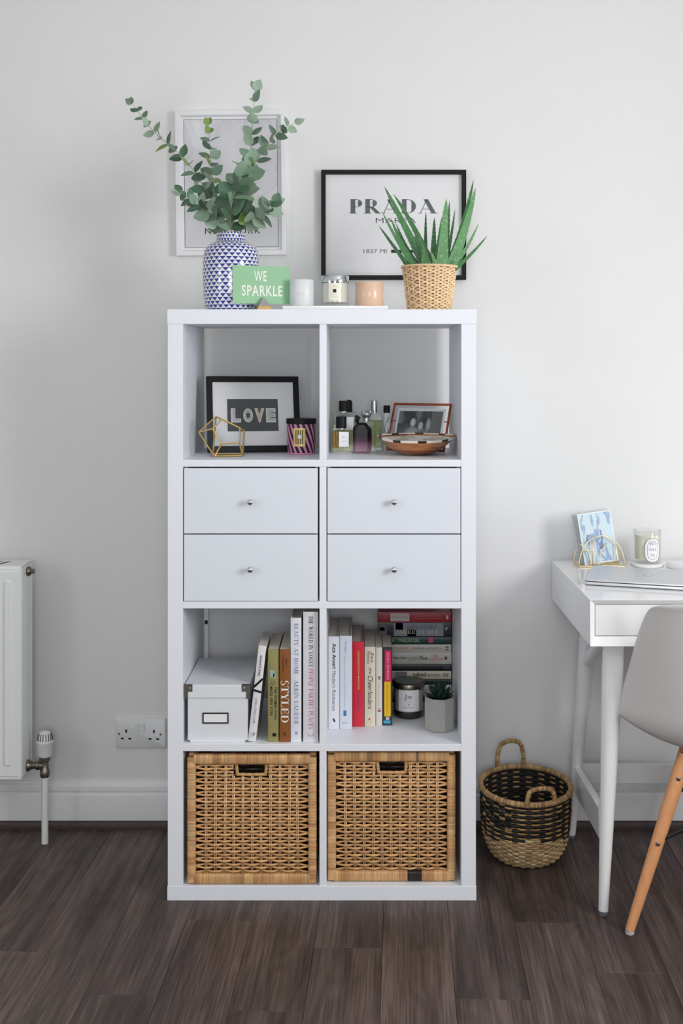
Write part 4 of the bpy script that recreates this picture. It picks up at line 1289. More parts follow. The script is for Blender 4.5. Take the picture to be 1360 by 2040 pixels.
def aloe_leaf(bp, tp, w, m, bow=(0, 0), Yb=0.0, Yt=0.0, seed=0):
    """bp, tp: base and tip as seen in the photograph; Yb, Yt: their distances from the pot axis"""
    o0 = Vector(aloe.location)
    a = W(bp[0], bp[1], aY + Yb); t = W(tp[0], tp[1], aY + Yt)
    a.z = o0.z + .001
    mid = (a + t) / 2 + Vector((bow[0] / ap, 0, -bow[1] / ap))
    n = 14; P = [(a * (1 - s) ** 2 + mid * 2 * s * (1 - s) + t * s * s) - o0 for s in (i / n for i in range(n + 1))]
    b = MB(); rg = []
    for i, p in enumerate(P):
        tg = (P[min(i + 1, n)] - P[max(i - 1, 0)]).normalized()
        u = Vector((1, 0, 0)) if abs(tg.x) < .9 else Vector((0, 0, 1))
        sd = tg.cross(Vector((0, 1, 0))).normalized()
        nn = tg.cross(sd).normalized()
        if nn.y > 0: nn = -nn            # hollow side towards the viewer
        s = i / n; hw = w / 2 / ap * (1 - s) ** .62 * (1 - .12 * math.sin(s * 3)) + .0002
        th = hw * .5
        rg.append([p - sd * hw, p - sd * hw * .55 + nn * th * .05, p + nn * (-th * .12), p + sd * hw * .55 + nn * th * .05, p + sd * hw, p + sd * hw * .6 - nn * th * .8, p - nn * th * 1.15, p - sd * hw * .6 - nn * th * .8])
    b.rings(rg)
    for i in range(1, n - 1):          # small teeth on both edges
        for e in (0, 4):
            p0 = Vector(rg[i][e]); p1 = Vector(rg[i + 1][e]); out = (p0 - Vector(rg[i][2])).normalized()
            b.poly([p0, p0.lerp(p1, .3), p0.lerp(p1, .25) + out * .0011 + (p1 - p0) * .1])
    b.build('leaf', M_ALOE[m], aloe, smooth=65, fix=False)
LV = [((853, 531), (765, 371), 21, 0, (-2, -6), -.005, -.01), ((866, 531), (783, 386), 17, 0, (6, -10), .008, .02), ((823, 531), (754, 449), 11, 2, (0, 2), -.02, -.05),
      ((832, 531), (761, 422), 12, 0, (-2, 8), -.02, -.04), ((838, 531), (778, 433), 13, 0, (-8, 8), -.008, -.02), ((842, 531), (788, 444), 10, 2, (-6, 4), .012, .03),
      ((846, 531), (790, 457), 9, 2, (-4, 4), .018, .05), ((849, 531), (848, 421), 11, 2, (-2, 0), .02, .05), ((862, 531), (865, 433), 17, 2, (0, 0), .018, .04),
      ((868, 531), (880, 432), 18, 0, (0, 4), .0, .0), ((880, 531), (889, 396), 27, 1, (-1, -6), -.018, -.03), ((884, 531), (895, 400), 14, 0, (2, 0), .015, .03),
      ((884, 531), (906, 417), 10, 0, (2, 6), .02, .05), ((888, 531), (943, 358), 18, 0, (8, 10), .006, .01), ((893, 531), (947, 374), 25, 1, (8, 6), -.012, -.02),
      ((893, 531), (932, 443), 12, 0, (6, 6), .014, .05), ((894, 531), (953, 445), 11, 1, (4, 10), -.004, -.02), ((896, 531), (970, 470), 10, 0, (2, 6), .006, .0),
      ((898, 531), (968, 472), 8, 0, (10, -4), -.012, -.03), ((896, 531), (922, 500), 9, 1, (0, 4), -.02, -.03), ((843, 531), (843, 486), 13, 0, (0, 0), -.03, -.036),
      ((828, 531), (784, 496), 10, 2, (4, 4), -.022, -.05), ((856, 531), (826, 470), 17, 2, (-2, 2), -.016, -.02), ((862, 531), (838, 480), 15, 0, (-3, 0), -.028, -.03), ((873, 531), (858, 500), 12, 1, (0, 0), -.034, -.04)]
for i, l in enumerate(LV): aloe_leaf(l[0], l[1], l[2], l[3], l[4], l[5], l[6], i)

# ================================================================== top left cube
zA = ZA1 + .0004
# framed word print, leaning back
fx = W(414, 905, 3.012)
w_, h_ = .2505, .2055
fr = thing('picture_frame', 'black framed print of the word LOVE leaning in the top left cube', 'picture frame', (fx.x, 3.012, zA + .0056), (R(-13.5), R(.4), R(14)))
frame_bars('frame', M_BLACK, fr, w_, h_, .0155, .015)
bx('backing_board', M_BLACK, fr, .004, w_ - .004, .0095, .014, .004, h_ - .004, 0)
bx('mount', M_PAPER, fr, .014, w_ - .014, .006, .0094, .014, h_ - .014, 0)
M_CHALK = mat('charcoal_card', (58, 64, 68), .75, var=.1, scale=30)
bx('print_card', M_CHALK, fr, .0545, w_ - .0585, .0056, .0061, .0555, .1435, 0)
for k, (ch, c1, x0) in enumerate((('L', (190, 180, 208), .066), ('O', (176, 192, 186), .099), ('V', (206, 178, 146), .130), ('E', (180, 192, 190), .161))):
    lettering('letter_outline', sans(ch, bold=.075), mat('cream_outline', (226, 224, 218), .8), fr, (x0 - .002, .0053, .0795), X_, Z_, .0265, .0385)
    lettering('letter', sans(ch, bold=.035), mat('pastel_' + ch, c1, .8), fr, (x0 + .002, .005, .0825), X_, Z_, .0195, .0325)
b = MB(); b.poly([(.0152, .0036, .0152), (w_ - .0152, .0036, .0152), (w_ - .0152, .0036, h_ - .0152), (.0152, .0036, h_ - .0152)]); b.build('pane', MATS['picture_glass'], fr, fix=False)

# geometric terrarium
def terrarium():
    V = dict(H=(427, 911, 2.918), I=(483, 908, 2.935), D=(396, 861, 2.948), E=(424, 854, 2.912), F=(441, 884, 2.905), G=(476.5, 882, 2.918),
             C=(478, 853, 2.930), B=(442, 835, 2.925), A=(430, 830, 2.960), J=(486, 857, 2.975), K=(424, 896, 2.992), Lb=(484, 897, 2.992), N=(445, 882, 3.0))
    P = {k: W(*v) for k, v in V.items()}
    o = P['H'].copy(); o.z = zA
    for k in ('H', 'I', 'K', 'Lb'): P[k].z = zA + .002
    root = thing('terrarium', 'gold edged geometric glass terrarium in front of the LOVE print', 'terrarium', o)
    P = {k: p - o for k, p in P.items()}
    E = 'H-I H-D D-E E-F F-H F-G G-I G-C C-B B-E B-A A-D C-J J-I I-Lb Lb-J A-J H-K K-Lb A-K'.split()
    for e in E:
        a, b_ = e.split('-'); m = MB(); m.tube([P[a], P[b_]], .0021, 6)
        m.build('wire_edge', M_GOLD, root, smooth=50)
    m = MB()
    for p in P.values(): pass
    pn = pane_mat('terrarium_glass', (250, 253, 253), refl=.8)
    for f in ('H D E F', 'H F G I', 'G C J I', 'D A B E', 'A B C J', 'H D A K', 'K A J Lb', 'I J Lb'):
        m = MB(); q = [P[k] for k in f.split()]; m.poly(q); m.build('pane', pn, root, fix=False)
    m = MB(); m.poly([P[k] for k in 'H I Lb K'.split()]); m.build('base_pane', mat('grey_base_glass', (96, 108, 114), .15, var=.3, scale=50), root, fix=False)
terrarium()

# striped candle
def stripe_mat():
    m = bpy.data.materials.new('pink_black_stripes'); m.use_nodes = True
    nt = m.node_tree; N = nt.nodes; L = nt.links; b = N['Principled BSDF']; b.inputs['Roughness'].default_value = .3
    tc = N.new('ShaderNodeTexCoord'); sp = N.new('ShaderNodeSeparateXYZ'); L.new(tc.outputs['Object'], sp.inputs[0])
    at = N.new('ShaderNodeMath'); at.operation = 'ARCTAN2'; L.new(sp.outputs[1], at.inputs[0]); L.new(sp.outputs[0], at.inputs[1])
    m1 = N.new('ShaderNodeMath'); m1.operation = 'MULTIPLY'; m1.inputs[1].default_value = 16 / (2 * math.pi); L.new(at.outputs[0], m1.inputs[0])
    m2 = N.new('ShaderNodeMath'); m2.operation = 'MULTIPLY'; m2.inputs[1].default_value = 29; L.new(sp.outputs[2], m2.inputs[0])
    ad = N.new('ShaderNodeMath'); ad.operation = 'ADD'; L.new(m1.outputs[0], ad.inputs[0]); L.new(m2.outputs[0], ad.inputs[1])
    fr_ = N.new('ShaderNodeMath'); fr_.operation = 'FRACT'; L.new(ad.outputs[0], fr_.inputs[0])
    gt = N.new('ShaderNodeMath'); gt.operation = 'GREATER_THAN'; gt.inputs[1].default_value = .5; L.new(fr_.outputs[0], gt.inputs[0])
    mx = N.new('ShaderNodeMix'); mx.data_type = 'RGBA'; L.new(gt.outputs[0], mx.inputs[0])
    mx.inputs[6].default_value = (*lin((214, 138, 174)), 1); mx.inputs[7].default_value = (*lin((20, 20, 24)), 1)
    L.new(mx.outputs[2], b.inputs['Base Color'])
    return m
cY = 3.026; k = F / cY; c = W(600, 900, cY); r = 28.5 / k; h = 61 / k
cd = thing('candle', 'pink and black striped candle jar with a black lid beside the LOVE print', 'candle', (c.x, cY, zA))
b = MB(); b.lathe([(0, 0), (r * .94, 0), (r * .96, .002), (r, h), (0, h)], 44, capped=False); b.build('striped_jar', stripe_mat(), cd, smooth=50)
b = MB(); b.lathe([(0, 0.0005), (r * .96 + .0003, .0005), (r * .962 + .0004, .004)], 44, capped=False); b.build('pink_foot', mat('pink_glaze', (214, 138, 174), .3), cd, smooth=50)
b = MB(); b.lathe([(0, h + .012), (r + .001, h + .012), (r + .002, h + .011), (r + .002, h - .001), (r, h - .0015)], 44, capped=False); b.build('lid', M_BLACK, cd, smooth=40)
M_GLAB = mat('gold_foil_label', (214, 190, 128), .4, metal=.5, var=.06)
lb = curved_label('gold_label', M_GLAB, cd, r + .0004, -29, 19, h * .27, h * .86)
for x in (-.0115, -.0055, .0005, .0055):
    q = curved_label('label_bar', mat('olive_print', (120, 104, 52), .5), lb, r + .0007, x / r * 57.3 - 4, x / r * 57.3 + 1.5, h * .34, h * .8, 3)
q = curved_label('label_centre', M_PAPER, lb, r + .0009, -10, 4, h * .52, h * .64, 3)

# ================================================================== top right cube: scent bottles
M_BG = pane_mat('bottle_glass', (250, 252, 251))
def rbox(m, w, d, z0, z1, rr, k=4):
    P = rrect(-w / 2, w / 2, -d / 2, d / 2, rr, k)
    m.rings([[(x, y, z0) for x, y in P], [(x, y, z1) for x, y in P]])
def bottle_root(label, px, Y):
    p = W(px, 900, Y); return thing('perfume_bottle', label, 'perfume bottle', (p.x, Y, zA), group='perfume bottles in the top right cube')
def liquid(name, rgb, a=.92): return pane_mat(name, rgb, refl=.3)
def cap_cyl(name, m, parent, r, z0, z1, x=0, rnd=.0008):
    b = MB(); b.lathe([(0, z0), (r, z0), (r, z1 - rnd), (r - rnd, z1), (0, z1)], 28, c=(x, 0, 0), capped=False); return b.build(name, m, parent, smooth=40)
# square bottle with a label, front left
kk = F / 3.03
p1 = bottle_root('square glass perfume bottle with white label and black cap, front left of the group', 679.5, 3.052)
w1, h1 = 42 / kk, 48 / kk
b = MB(); rbox(b, w1, .04, 0, h1, .003); b.build('glass_body', M_BG, p1, bevel=.001)
b = MB(); rbox(b, w1 - .008, .032, .009, h1 - .004, .003); b.build('scent', liquid('amber_scent', (252, 246, 220)), p1)
for x in (-w1 * .32, -w1 * .18): 
    b = MB(); b.box(x - .0035, x + .0025, -.0155, -.015, .014, h1 - .007); b.build('reflection_strip', mat('amber_reflection', (150, 104, 34), .5, var=.6, scale=160), p1)  # yellow reflections in the glass, painted as amber strips
b = MB(); b.box(-w1 * .1, w1 * .36, -.0206, -.0202, h1 * .28, h1 * .9); lb = b.build('label', M_PAPER, p1)
lettering('label_text', sans('NO 7', bold=0), M_GREYINK, lb, (w1 * .04, -.0209, h1 * .66), X_, Z_, w1 * .16, .003)
lettering('label_text', sans('EAU DE PARFUM', bold=0), M_GREYINK, lb, (-w1 * .02, -.0209, h1 * .5), X_, Z_, w1 * .3, .0016)
cap_cyl('collar', M_CHROME, p1, .0105, h1, h1 + .0025); cap_cyl('cap', M_BLACK, p1, .0142, h1 + .0025, h1 + .033)
# tall square bottle behind
p2 = bottle_root('tall square glass perfume bottle with wide black cap, behind the front left bottle', 684, 3.125)
kk = F / 3.12; w2, h2 = 46 / kk, 77 / kk
b = MB(); rbox(b, w2, .036, 0, h2, .003); b.build('glass_body', M_BG, p2, bevel=.001)
b = MB(); rbox(b, w2 - .008, .028, .009, h2 - .018, .003); b.build('scent', liquid('pale_green_scent', (247, 249, 236)), p2)
b = MB(); b.box(w2 * .06, w2 * .44, -.0186, -.0182, h2 * .55, h2 * .88); b.build('label', M_PAPER, p2)
cap_cyl('collar', M_CHROME, p2, .0105, h2, h2 + .003); cap_cyl('cap', M_BLACK, p2, .0128, h2 + .003, h2 + .031)
# round topped bottle at the back
p3 = bottle_root('slim clear perfume bottle with round-topped black cap, at the back of the group', 695, 3.18)
kk = F / 3.18; w3, h3 = 30 / kk, 74 / kk
b = MB(); rbox(b, w3, .03, 0, h3, .006); b.build('glass_body', M_BG, p3, bevel=.001)
b = MB(); rbox(b, w3 - .008, .022, .008, h3 * .7, .004); b.build('scent', liquid('pale_green_scent', (247, 249, 236)), p3)
b = MB(); b.lathe([(0, h3), (.0092, h3), (.0092, h3 + .024), (.0085, h3 + .029), (.006, h3 + .0325), (.003, h3 + .034), (0, h3 + .0343)], 28, capped=False); b.build('cap', M_BLACK, p3, smooth=50)
# faceted dark bottle
def ombre():
    m = mat('black_mauve_glass', (0, 0, 0), .16, var=.0, coat=.1, spec=.3)
    nt = m.node_tree; N = nt.nodes; L = nt.links; pb = N['Principled BSDF']
    tc = N.new('ShaderNodeTexCoord'); sp = N.new('ShaderNodeSeparateXYZ'); L.new(tc.outputs['Object'], sp.inputs[0])
    cr = N.new('ShaderNodeValToRGB'); mr = N.new('ShaderNodeMapRange'); mr.inputs[1].default_value = 0; mr.inputs[2].default_value = .08
    L.new(sp.outputs[2], mr.inputs[0]); L.new(mr.outputs[0], cr.inputs[0])
    e = cr.color_ramp.elements; e[0].position = .0; e[0].color = (*lin((172, 142, 152)), 1); e[1].position = .62; e[1].color = (*lin((14, 14, 20)), 1)
    q = e.new(.22); q.color = (*lin((150, 112, 130)), 1); q = e.new(.42); q.color = (*lin((72, 36, 58)), 1)
    L.new(cr.outputs[0], pb.inputs['Base Color'])
    return m
p4 = bottle_root('faceted perfume bottle shading from black to mauve, in front of the clear ones', 721.5, 3.045)
kk = F / 3.03; w4, h4 = 37.5 / kk, 61 / kk
ol = [(-w4 / 2, 0), (w4 / 2 - .006, 0), (w4 / 2, .011), (w4 / 2, h4 * .80), (w4 * .2, h4), (-w4 * .26, h4), (-w4 / 2, h4 * .84)]
b = MB(); cx_ = 0; cz_ = h4 / 2
fr_ = [(cx_ + (x - cx_) * .62 - .002, -.017, cz_ + (z - cz_) * .86) for x, z in ol]
b.rings([fr_, [(x, -.009, z) for x, z in ol], [(x, .012, z) for x, z in ol]]); b.build('faceted_body', ombre(), p4, bevel=.0006)
b = MB(); b.tube([(-w4 * .26, .002, h4 * .98), (-w4 * .3, .002, h4 + .006), (-w4 * .22, .002, h4 + .012), (-w4 * .36, .002, h4 + .019)], [.004, .0062, .0072, .003], 10); b.build('cap', M_BLACK, p4, smooth=40)
# clear bottle with round silver stopper
p5 = bottle_root('clear square bottle of pale scent with a round silver stopper', 729.5, 3.115)
kk = F / 3.1; w5, h5 = 37 / kk, 60 / kk
b = MB(); rbox(b, w5, .034, 0, h5, .004); b.build('glass_body', M_BG, p5, bevel=.001)
b = MB(); rbox(b, w5 - .008, .026, .007, h5 - .01, .003); b.build('scent', liquid('pale_green_scent', (247, 249, 236)), p5)
b = MB(); b.lathe([(0, h5), (.009, h5), (.009, h5 + .009), (.0115, h5 + .012), (.0145, h5 + .017), (.0145, h5 + .022), (.011, h5 + .0275), (.005, h5 + .0295), (0, h5 + .03)], 12, capped=False); b.build('stopper', M_CHROME, p5, smooth=30)
# sloped bottle with tall silver cap
p6 = bottle_root('tall bottle of green scent with frosted shoulders and long silver cap', 748, 3.165)
kk = F / 3.15; w6, h6 = 28 / kk, 60 / kk
M_FRG = mat('frosted_clear_glass', (206, 212, 208), .4, sss=.1)
b = MB(); rbox(b, w6, .034, 0, h6, .004); b.build('glass_body', M_BG, p6, bevel=.001)
b = MB(); rbox(b, w6 - .005, .028, .009, h6 - .001, .003); b.build('scent', liquid('green_scent', (236, 240, 208)), p6)
b = MB(); P = rrect(-w6 / 2, w6 / 2, -.017, .017, .004); b.rings([[(x, y, h6) for x, y in P], [(x * .98, y * .98, h6 + .004) for x, y in P], [(x * .5 - .003, y * .5, h6 + .017) for x, y in P]]); b.build('shoulder', M_FRG, p6, smooth=50)
cap_cyl('cap', M_CHROME, p6, .0098, h6 + .0165, h6 + .053, x=-.003)
# printed roller bottle
p7 = bottle_root('thin white tube bottle printed with black twigs, black cap', 770, 3.15)
kk = F / 3.15; r7, h7 = 7.6 / kk, 70 / kk
b = MB(); b.lathe([(0, 0), (r7, 0), (r7, h7 - .001), (r7 - .001, h7), (0, h7)], 28, capped=False); tb = b.build('tube_body', mat('white_tube', (214, 217, 216), .3), p7, smooth=50)
rg = random.Random(3)
for k in range(13):
    b = MB(); a = rg.uniform(-60, 60); z = rg.uniform(.012, h7 * .86); P = []
    for i in range(5):
        P.append(((r7 + .0002) * math.sin(R(a)), -(r7 + .0002) * math.cos(R(a)), z)); a += rg.uniform(-14, 14); z = min(h7 - .006, z + rg.uniform(.003, .007))
    b.tube(P, [.0008, .0009, .0007, .0006, .0003], 4); b.build('twig_print', M_INK, tb)
cap_cyl('cap', M_BLACK, p7, 6.6 / kk, h7 + .006, h7 + .026); cap_cyl('neck', M_PLASTIC, p7, 5.6 / kk, h7, h7 + .006)

# copper photo frame
M_COP = mat('copper_wire', (190, 92, 66), .3, metal=.85, var=.05)
bl = W(771, 898, 3.125)
cf = thing('photo_frame', 'copper edged glass frame holding a black and white photo, behind the bowl', 'photo frame', (bl.x, 3.125, zA + .0042), (R(-25), 0, R(-24)))
w_, h_ = .164, .1345
for nm, a, c_ in (('bar', (0, 0, 0), (w_, 0, 0)), ('bar', (0, 0, h_), (w_, 0, h_)), ('bar', (0, 0, 0), (0, 0, h_)), ('bar', (w_, 0, 0), (w_, 0, h_))):
    a = Vector(a); c_ = Vector(c_); hz = abs(c_.x - a.x) > .01
    b = MB()
    if hz: b.box(a.x - .0022, c_.x + .0022, -.004, .004, a.z - .0022, a.z + .0022)
    else: b.box(a.x - .0022, a.x + .0022, -.004, .004, a.z, c_.z)
    b.build('frame_bar', M_COP, cf, bevel=.0006)
b = MB(); b.poly([(.002, -.001, .002), (w_ - .002, -.001, .002), (w_ - .002, -.001, h_ - .002), (.002, -.001, h_ - .002)]); b.build('pane', MATS['picture_glass'], cf, fix=False)
b = MB(); b.box(.012, w_ - .012, .0008, .0012, .010, h_ - .012); b.build('photo_mount', M_PAPER, cf)
def photo_fn(u, v):
    n = mnoise.noise(Vector((u * 7, v * 6, 3))) * 14
    g = 58 + n
    if v > .62: g += 34 * max(0, math.sin(u * 15 + 1)) - 10
    if u > .75: g = 74 + n * .5
    def blob(cx, cy, rx, ry, val, soft=.35):
        nonlocal g
        d = ((u - cx) / rx) ** 2 + ((v - cy) / ry) ** 2
        if d < 1: g = g * (1 - (1 - d) ** soft) + val * (1 - d) ** soft
    blob(.36, .18, .22, .36, 118); blob(.60, .16, .16, .34, 92)
    blob(.34, .72, .11, .20, 30, .8); blob(.345, .66, .07, .15, 150, .5); blob(.53, .63, .10, .18, 40, .8); blob(.53, .56, .062, .14, 142, .5)
    blob(.70, .6, .05, .22, 118); blob(.315, .66, .012, .018, 70); blob(.365, .66, .012, .018, 70); blob(.51, .57, .011, .018, 74); blob(.55, .57, .011, .018, 74)
    g = 34 + (g - 30) * 1.7
    return (g, g + 2, g + 2)
print_grid('photo', M_PRINT, cf, (.018, .0004, .016), X_, Z_, w_ - .036, h_ - .036, 48, 34, photo_fn)
b = MB(); b.tube([(w_ / 2, .004, h_ * .8), (w_ / 2, .034, .0205)], .0016, 6); b.build('back_prop', M_COP, cf)
for z in (h_ * .62,):
    for x in (.002, w_ - .012): 
        b = MB(); b.box(x, x + .010, -.002, .002, z, z + .0015); b.build('clip', M_COP, cf)

# wooden bowl
def bowl():
    bc = W(829.5, 905, 2.978)
    root = thing('wooden_bowl', 'oval patchwork wooden bowl with pale inlaid inside in front of the photo frame', 'bowl', (bc.x, 2.99, zA + .0032), (R(4.5), 0, 0))
    m = mat('patchwork_wood', (255, 255, 255), .28, var=.12, scale=40, attr=True, coat=.3)
    k = F / 2.97; A_, B_ = 77.5 / k, .076; H_ = .042
    nt_, nr = 56, 9; rg = random.Random(9)
    def pt(t, i, inner):
        q = 2 * math.pi * t / nt_; f = i / nr
        e = .36 + .64 * f ** .8 if not inner else .30 + .70 * f ** .8
        tip = abs(math.cos(q)) ** 6
        z = H_ * f ** 1.25 * (1 + .12 * tip * f)
        if inner: z = z * .9 + .004 * (1 - f) + .0022; e -= .012
        return (A_ * e * math.cos(q), B_ * e * math.sin(q), z)
    wood = [(140, 78, 42), (170, 104, 60), (112, 58, 30), (186, 122, 76), (150, 88, 50), (98, 50, 28)]
    shell = [(206, 200, 190), (190, 178, 160), (216, 212, 206), (176, 150, 120), (200, 190, 176)]
    b = MB()
    for inner in (False, True):
        n0 = b.pts([pt(t, i, inner) for i in range(nr + 1) for t in range(nt_)])
        for i in range(nr):
            for t in range(nt_):
                t2 = (t + 1) % nt_
                s_ = random.Random((t + i * 2) // 4 * 7 + (i // 2) * 101 + (5 if inner else 0))
                b.col = lin((shell if inner else wood)[s_.randrange(5)])
                b.face((n0 + i * nt_ + t, n0 + i * nt_ + t2, n0 + (i + 1) * nt_ + t2, n0 + (i + 1) * nt_ + t))
        b.col = lin(wood[0] if not inner else shell[0]); b.face([n0 + t for t in range(nt_)])
    b.build('bowl_body', m, root, smooth=50, fix=False)
    b = MB()
    for t in range(nt_):
        o0, o1, i0, i1 = pt(t, nr, False), pt(t + 1, nr, False), pt(t, nr, True), pt(t + 1, nr, True)
        up = .0022; dn = -.0022
        b.col = lin((40, 28, 24)) if (t // 2) % 3 == 0 else lin((222, 214, 202))
        f = lambda p, d, s=1.0: (p[0] * s, p[1] * s, p[2] + d)
        b.poly([f(o0, dn, 1.004), f(o1, dn, 1.004), f(o1, up, 1.006), f(o0, up, 1.006)])
        b.poly([f(o0, up, 1.006), f(o1, up, 1.006), f(i1, up), f(i0, up)])
        b.poly([f(i0, up), f(i1, up), f(i1, dn), f(i0, dn)])
    b.build('inlaid_rim', m, root, fix=False)
bowl()

# ================================================================== storage box
zC = ZC1 + .0004
bY = 2.853; kb = F / bY
b0 = W(373.5, 1480, bY); b1 = W(493, 1480, bY); l0 = W(367.5, 1391, bY); l1 = W(497, 1364.5, bY)
lid_z0, lid_z1 = CAMH - (1391 - CY) / kb, CAMH - (1364.5 - CY) / kb
boxo = Vector(((b0.x + b1.x) / 2, bY, zC))
sb = thing('storage_box', 'white lidded storage box with metal corners beside the leaning white book', 'storage box', boxo)
M_BOX = mat('white_box_paper', (222, 225, 230), .65, var=.012)
hw = (b1.x - b0.x) / 2; D = .255; hb = lid_z0 - zC + .01; th = .0025
c = MB()
c.box(-hw, hw, .003, .003 + th, 0, hb); c.box(-hw, hw, D - th, D, 0, hb); c.box(-hw, -hw + th, .003 + th, D - th, 0, hb); c.box(hw - th, hw, .003 + th, D - th, 0, hb); c.box(-hw + th, hw - th, .003 + th, D - th, 0, th)
c.build('box_body', M_BOX, sb)
lx0, lx1 = l0.x - boxo.x, l1.x - boxo.x; z0, z1 = lid_z0 - zC, lid_z1 - zC
ldp = bx('lid', M_BOX, sb, lx0, lx1, 0, D + .003, z0, z1, .0015)
for x0, x1, s_ in ((lx0 - .0008, lx0 + .0195, 1), (lx1 - .0195, lx1 + .0008, -1)):
    q = MB(); fx_ = x0 if s_ > 0 else x1
    # L-shaped plate on the front, wrapped round the corner
    q.box(min(fx_, fx_ + s_ * .0095), max(fx_, fx_ + s_ * .0095), -.0009, .0, z0 - .0005, z1 + .0006)
    q.box(min(fx_ + s_ * .0095, fx_ + s_ * .0205), max(fx_ + s_ * .0095, fx_ + s_ * .0205), -.0009, .0, z0 + .0165, z1 + .0006)
    q.box(x0, x1, -.0009, .0065, z1, z1 + .0009)
    q.box(min(fx_, fx_ - s_ * .0008), max(fx_, fx_ - s_ * .0008), -.0009, .012, z0 - .0005, z1 + .0006)
    pl_ = q.build('metal_corner', M_STEEL, ldp)
    q = MB(); q.lathe([(.0028, 0), (.0022, .0012), (.0005, .0016)], 12); q.xf(Matrix.Translation((fx_ + s_ * .0145, -.0009, z1 - .008)) @ Matrix.Rotation(R(90), 4, 'X')); q.build('rivet', M_CHROME, pl_, smooth=True)
h0 = W(403, 1442, bY); h1 = W(455, 1420, bY)
q = frame_bars('label_holder', mat('dark_bronze', (62, 50, 46), .4, metal=.7), sb, h1.x - h0.x, h1.z - h0.z, .0032, .0022)
q.location = (h0.x - boxo.x, .0006, h0.z - zC)
bx('label_card', M_PAPER, sb, h0.x - boxo.x + .002, h1.x - boxo.x - .002, .002, .0029, h0.z - zC + .002, h1.z - zC - .002, 0)
for s_ in (-1, 1):
    bx('metal_foot', M_STEEL, sb, s_ * hw - .003, s_ * hw + .003, .002, .006, .0, .005, .0005).location = (-s_ * .003, 0, 0)

# ================================================================== books
def book(label, t, h, d, cover, loc, group, lying=False, lean=0.0, hard=False, prints=(), blocks=(), boards=None, yaw=0.0):
    """a closed book: spine at y=0, pages running back; prints: (text, a0, a1, b0, b1, colour, face)"""
    m = mat('cover_%d_%d_%d' % cover, cover, .42, var=.03, scale=40)
    mb_ = m if boards is None else mat('cover_%d_%d_%d' % boards, boards, .5, var=.03, scale=40)
    rot = (0, -math.pi / 2, 0) if lying else (0, R(lean), yaw)
    o = thing('book', label, 'book', loc, rot, group)
    ct = .0026 if hard else .0008; lip = .003 if hard else 0.0
    b = MB()
    n = 5; sp = []
    for i in range(n + 1):
        a = math.pi * i / n; sp.append((t / 2 - t / 2 * math.cos(a), -.0016 * math.sin(a) + .0016))
    outer = [(0, d)] + sp + [(t, d)]
    inner = [(t - ct, d), (t - ct, .0035), (ct, .0035), (ct, d)]
    b.prism(outer + inner, 0, h, 'z')
    cv = b.build('cover', [m, mb_], o, smooth=40)
    if boards is not None:
        for p in cv.data.polygons:
            if p.center.y > d * .35 or abs(p.normal.x) > .9: p.material_index = 1
    bx('page_block', M_PAGES, o, ct, t - ct, .0035, d - lip - .0006, lip + .0003, h - lip - .0003, 0)
    yy = -.0003
    for a0, a1, b0, b1, col in blocks:
        q = MB(); q.box(b0 * t, b1 * t, yy, .0012, h * (1 - a1), h * (1 - a0))
        q.build('spine_panel', mat('print_%d_%d_%d' % col, col, .5), cv)
    for p in prints:
        tx, a0, a1, b0, b1, col = p[:6]; kind = p[6] if len(p) > 6 else 'sans'
        g = serif(tx, T=.2, t=.05, space=.06) if kind == 'serif' else (sans(tx, bold=.014) if kind == 'bold' else (sans(tx, shear=.35, bold=-.004) if kind == 'script' else (sans(tx, bold=-.008) if kind == 'thin' else sans(tx))))
        if kind == 'up':    # set across the spine
            lettering('spine_text', g, mat('print_%d_%d_%d' % col, col, .5), cv, (b0 * t, yy - .0003, h * (1 - a1)), X_, Z_, (b1 - b0) * t, (a1 - a0) * h)
        else:
            lettering('spine_text', g, mat('print_%d_%d_%d' % col, col, .5), cv, (b0 * t, yy - .0003, h * (1 - a0)), -Z_, X_, (a1 - a0) * h, (b1 - b0) * t)
    return o
BK, WH = (24, 25, 30), (236, 234, 230)
G1, G2, G3 = 'large books right of the storage box', 'books standing in the right cube', 'books lying in the stack'
Y1 = 2.855; k1 = F / Y1
def std(label, x0, x1, ytop, Y, d, cover, group, **kw):
    a = W(x0, 1480, Y); k = F / Y
    top = CAMH - (ytop - CY) / k
    return book(label, (x1 - x0) / k, top - zC, d, cover, (a.x, Y, zC), group, **kw)
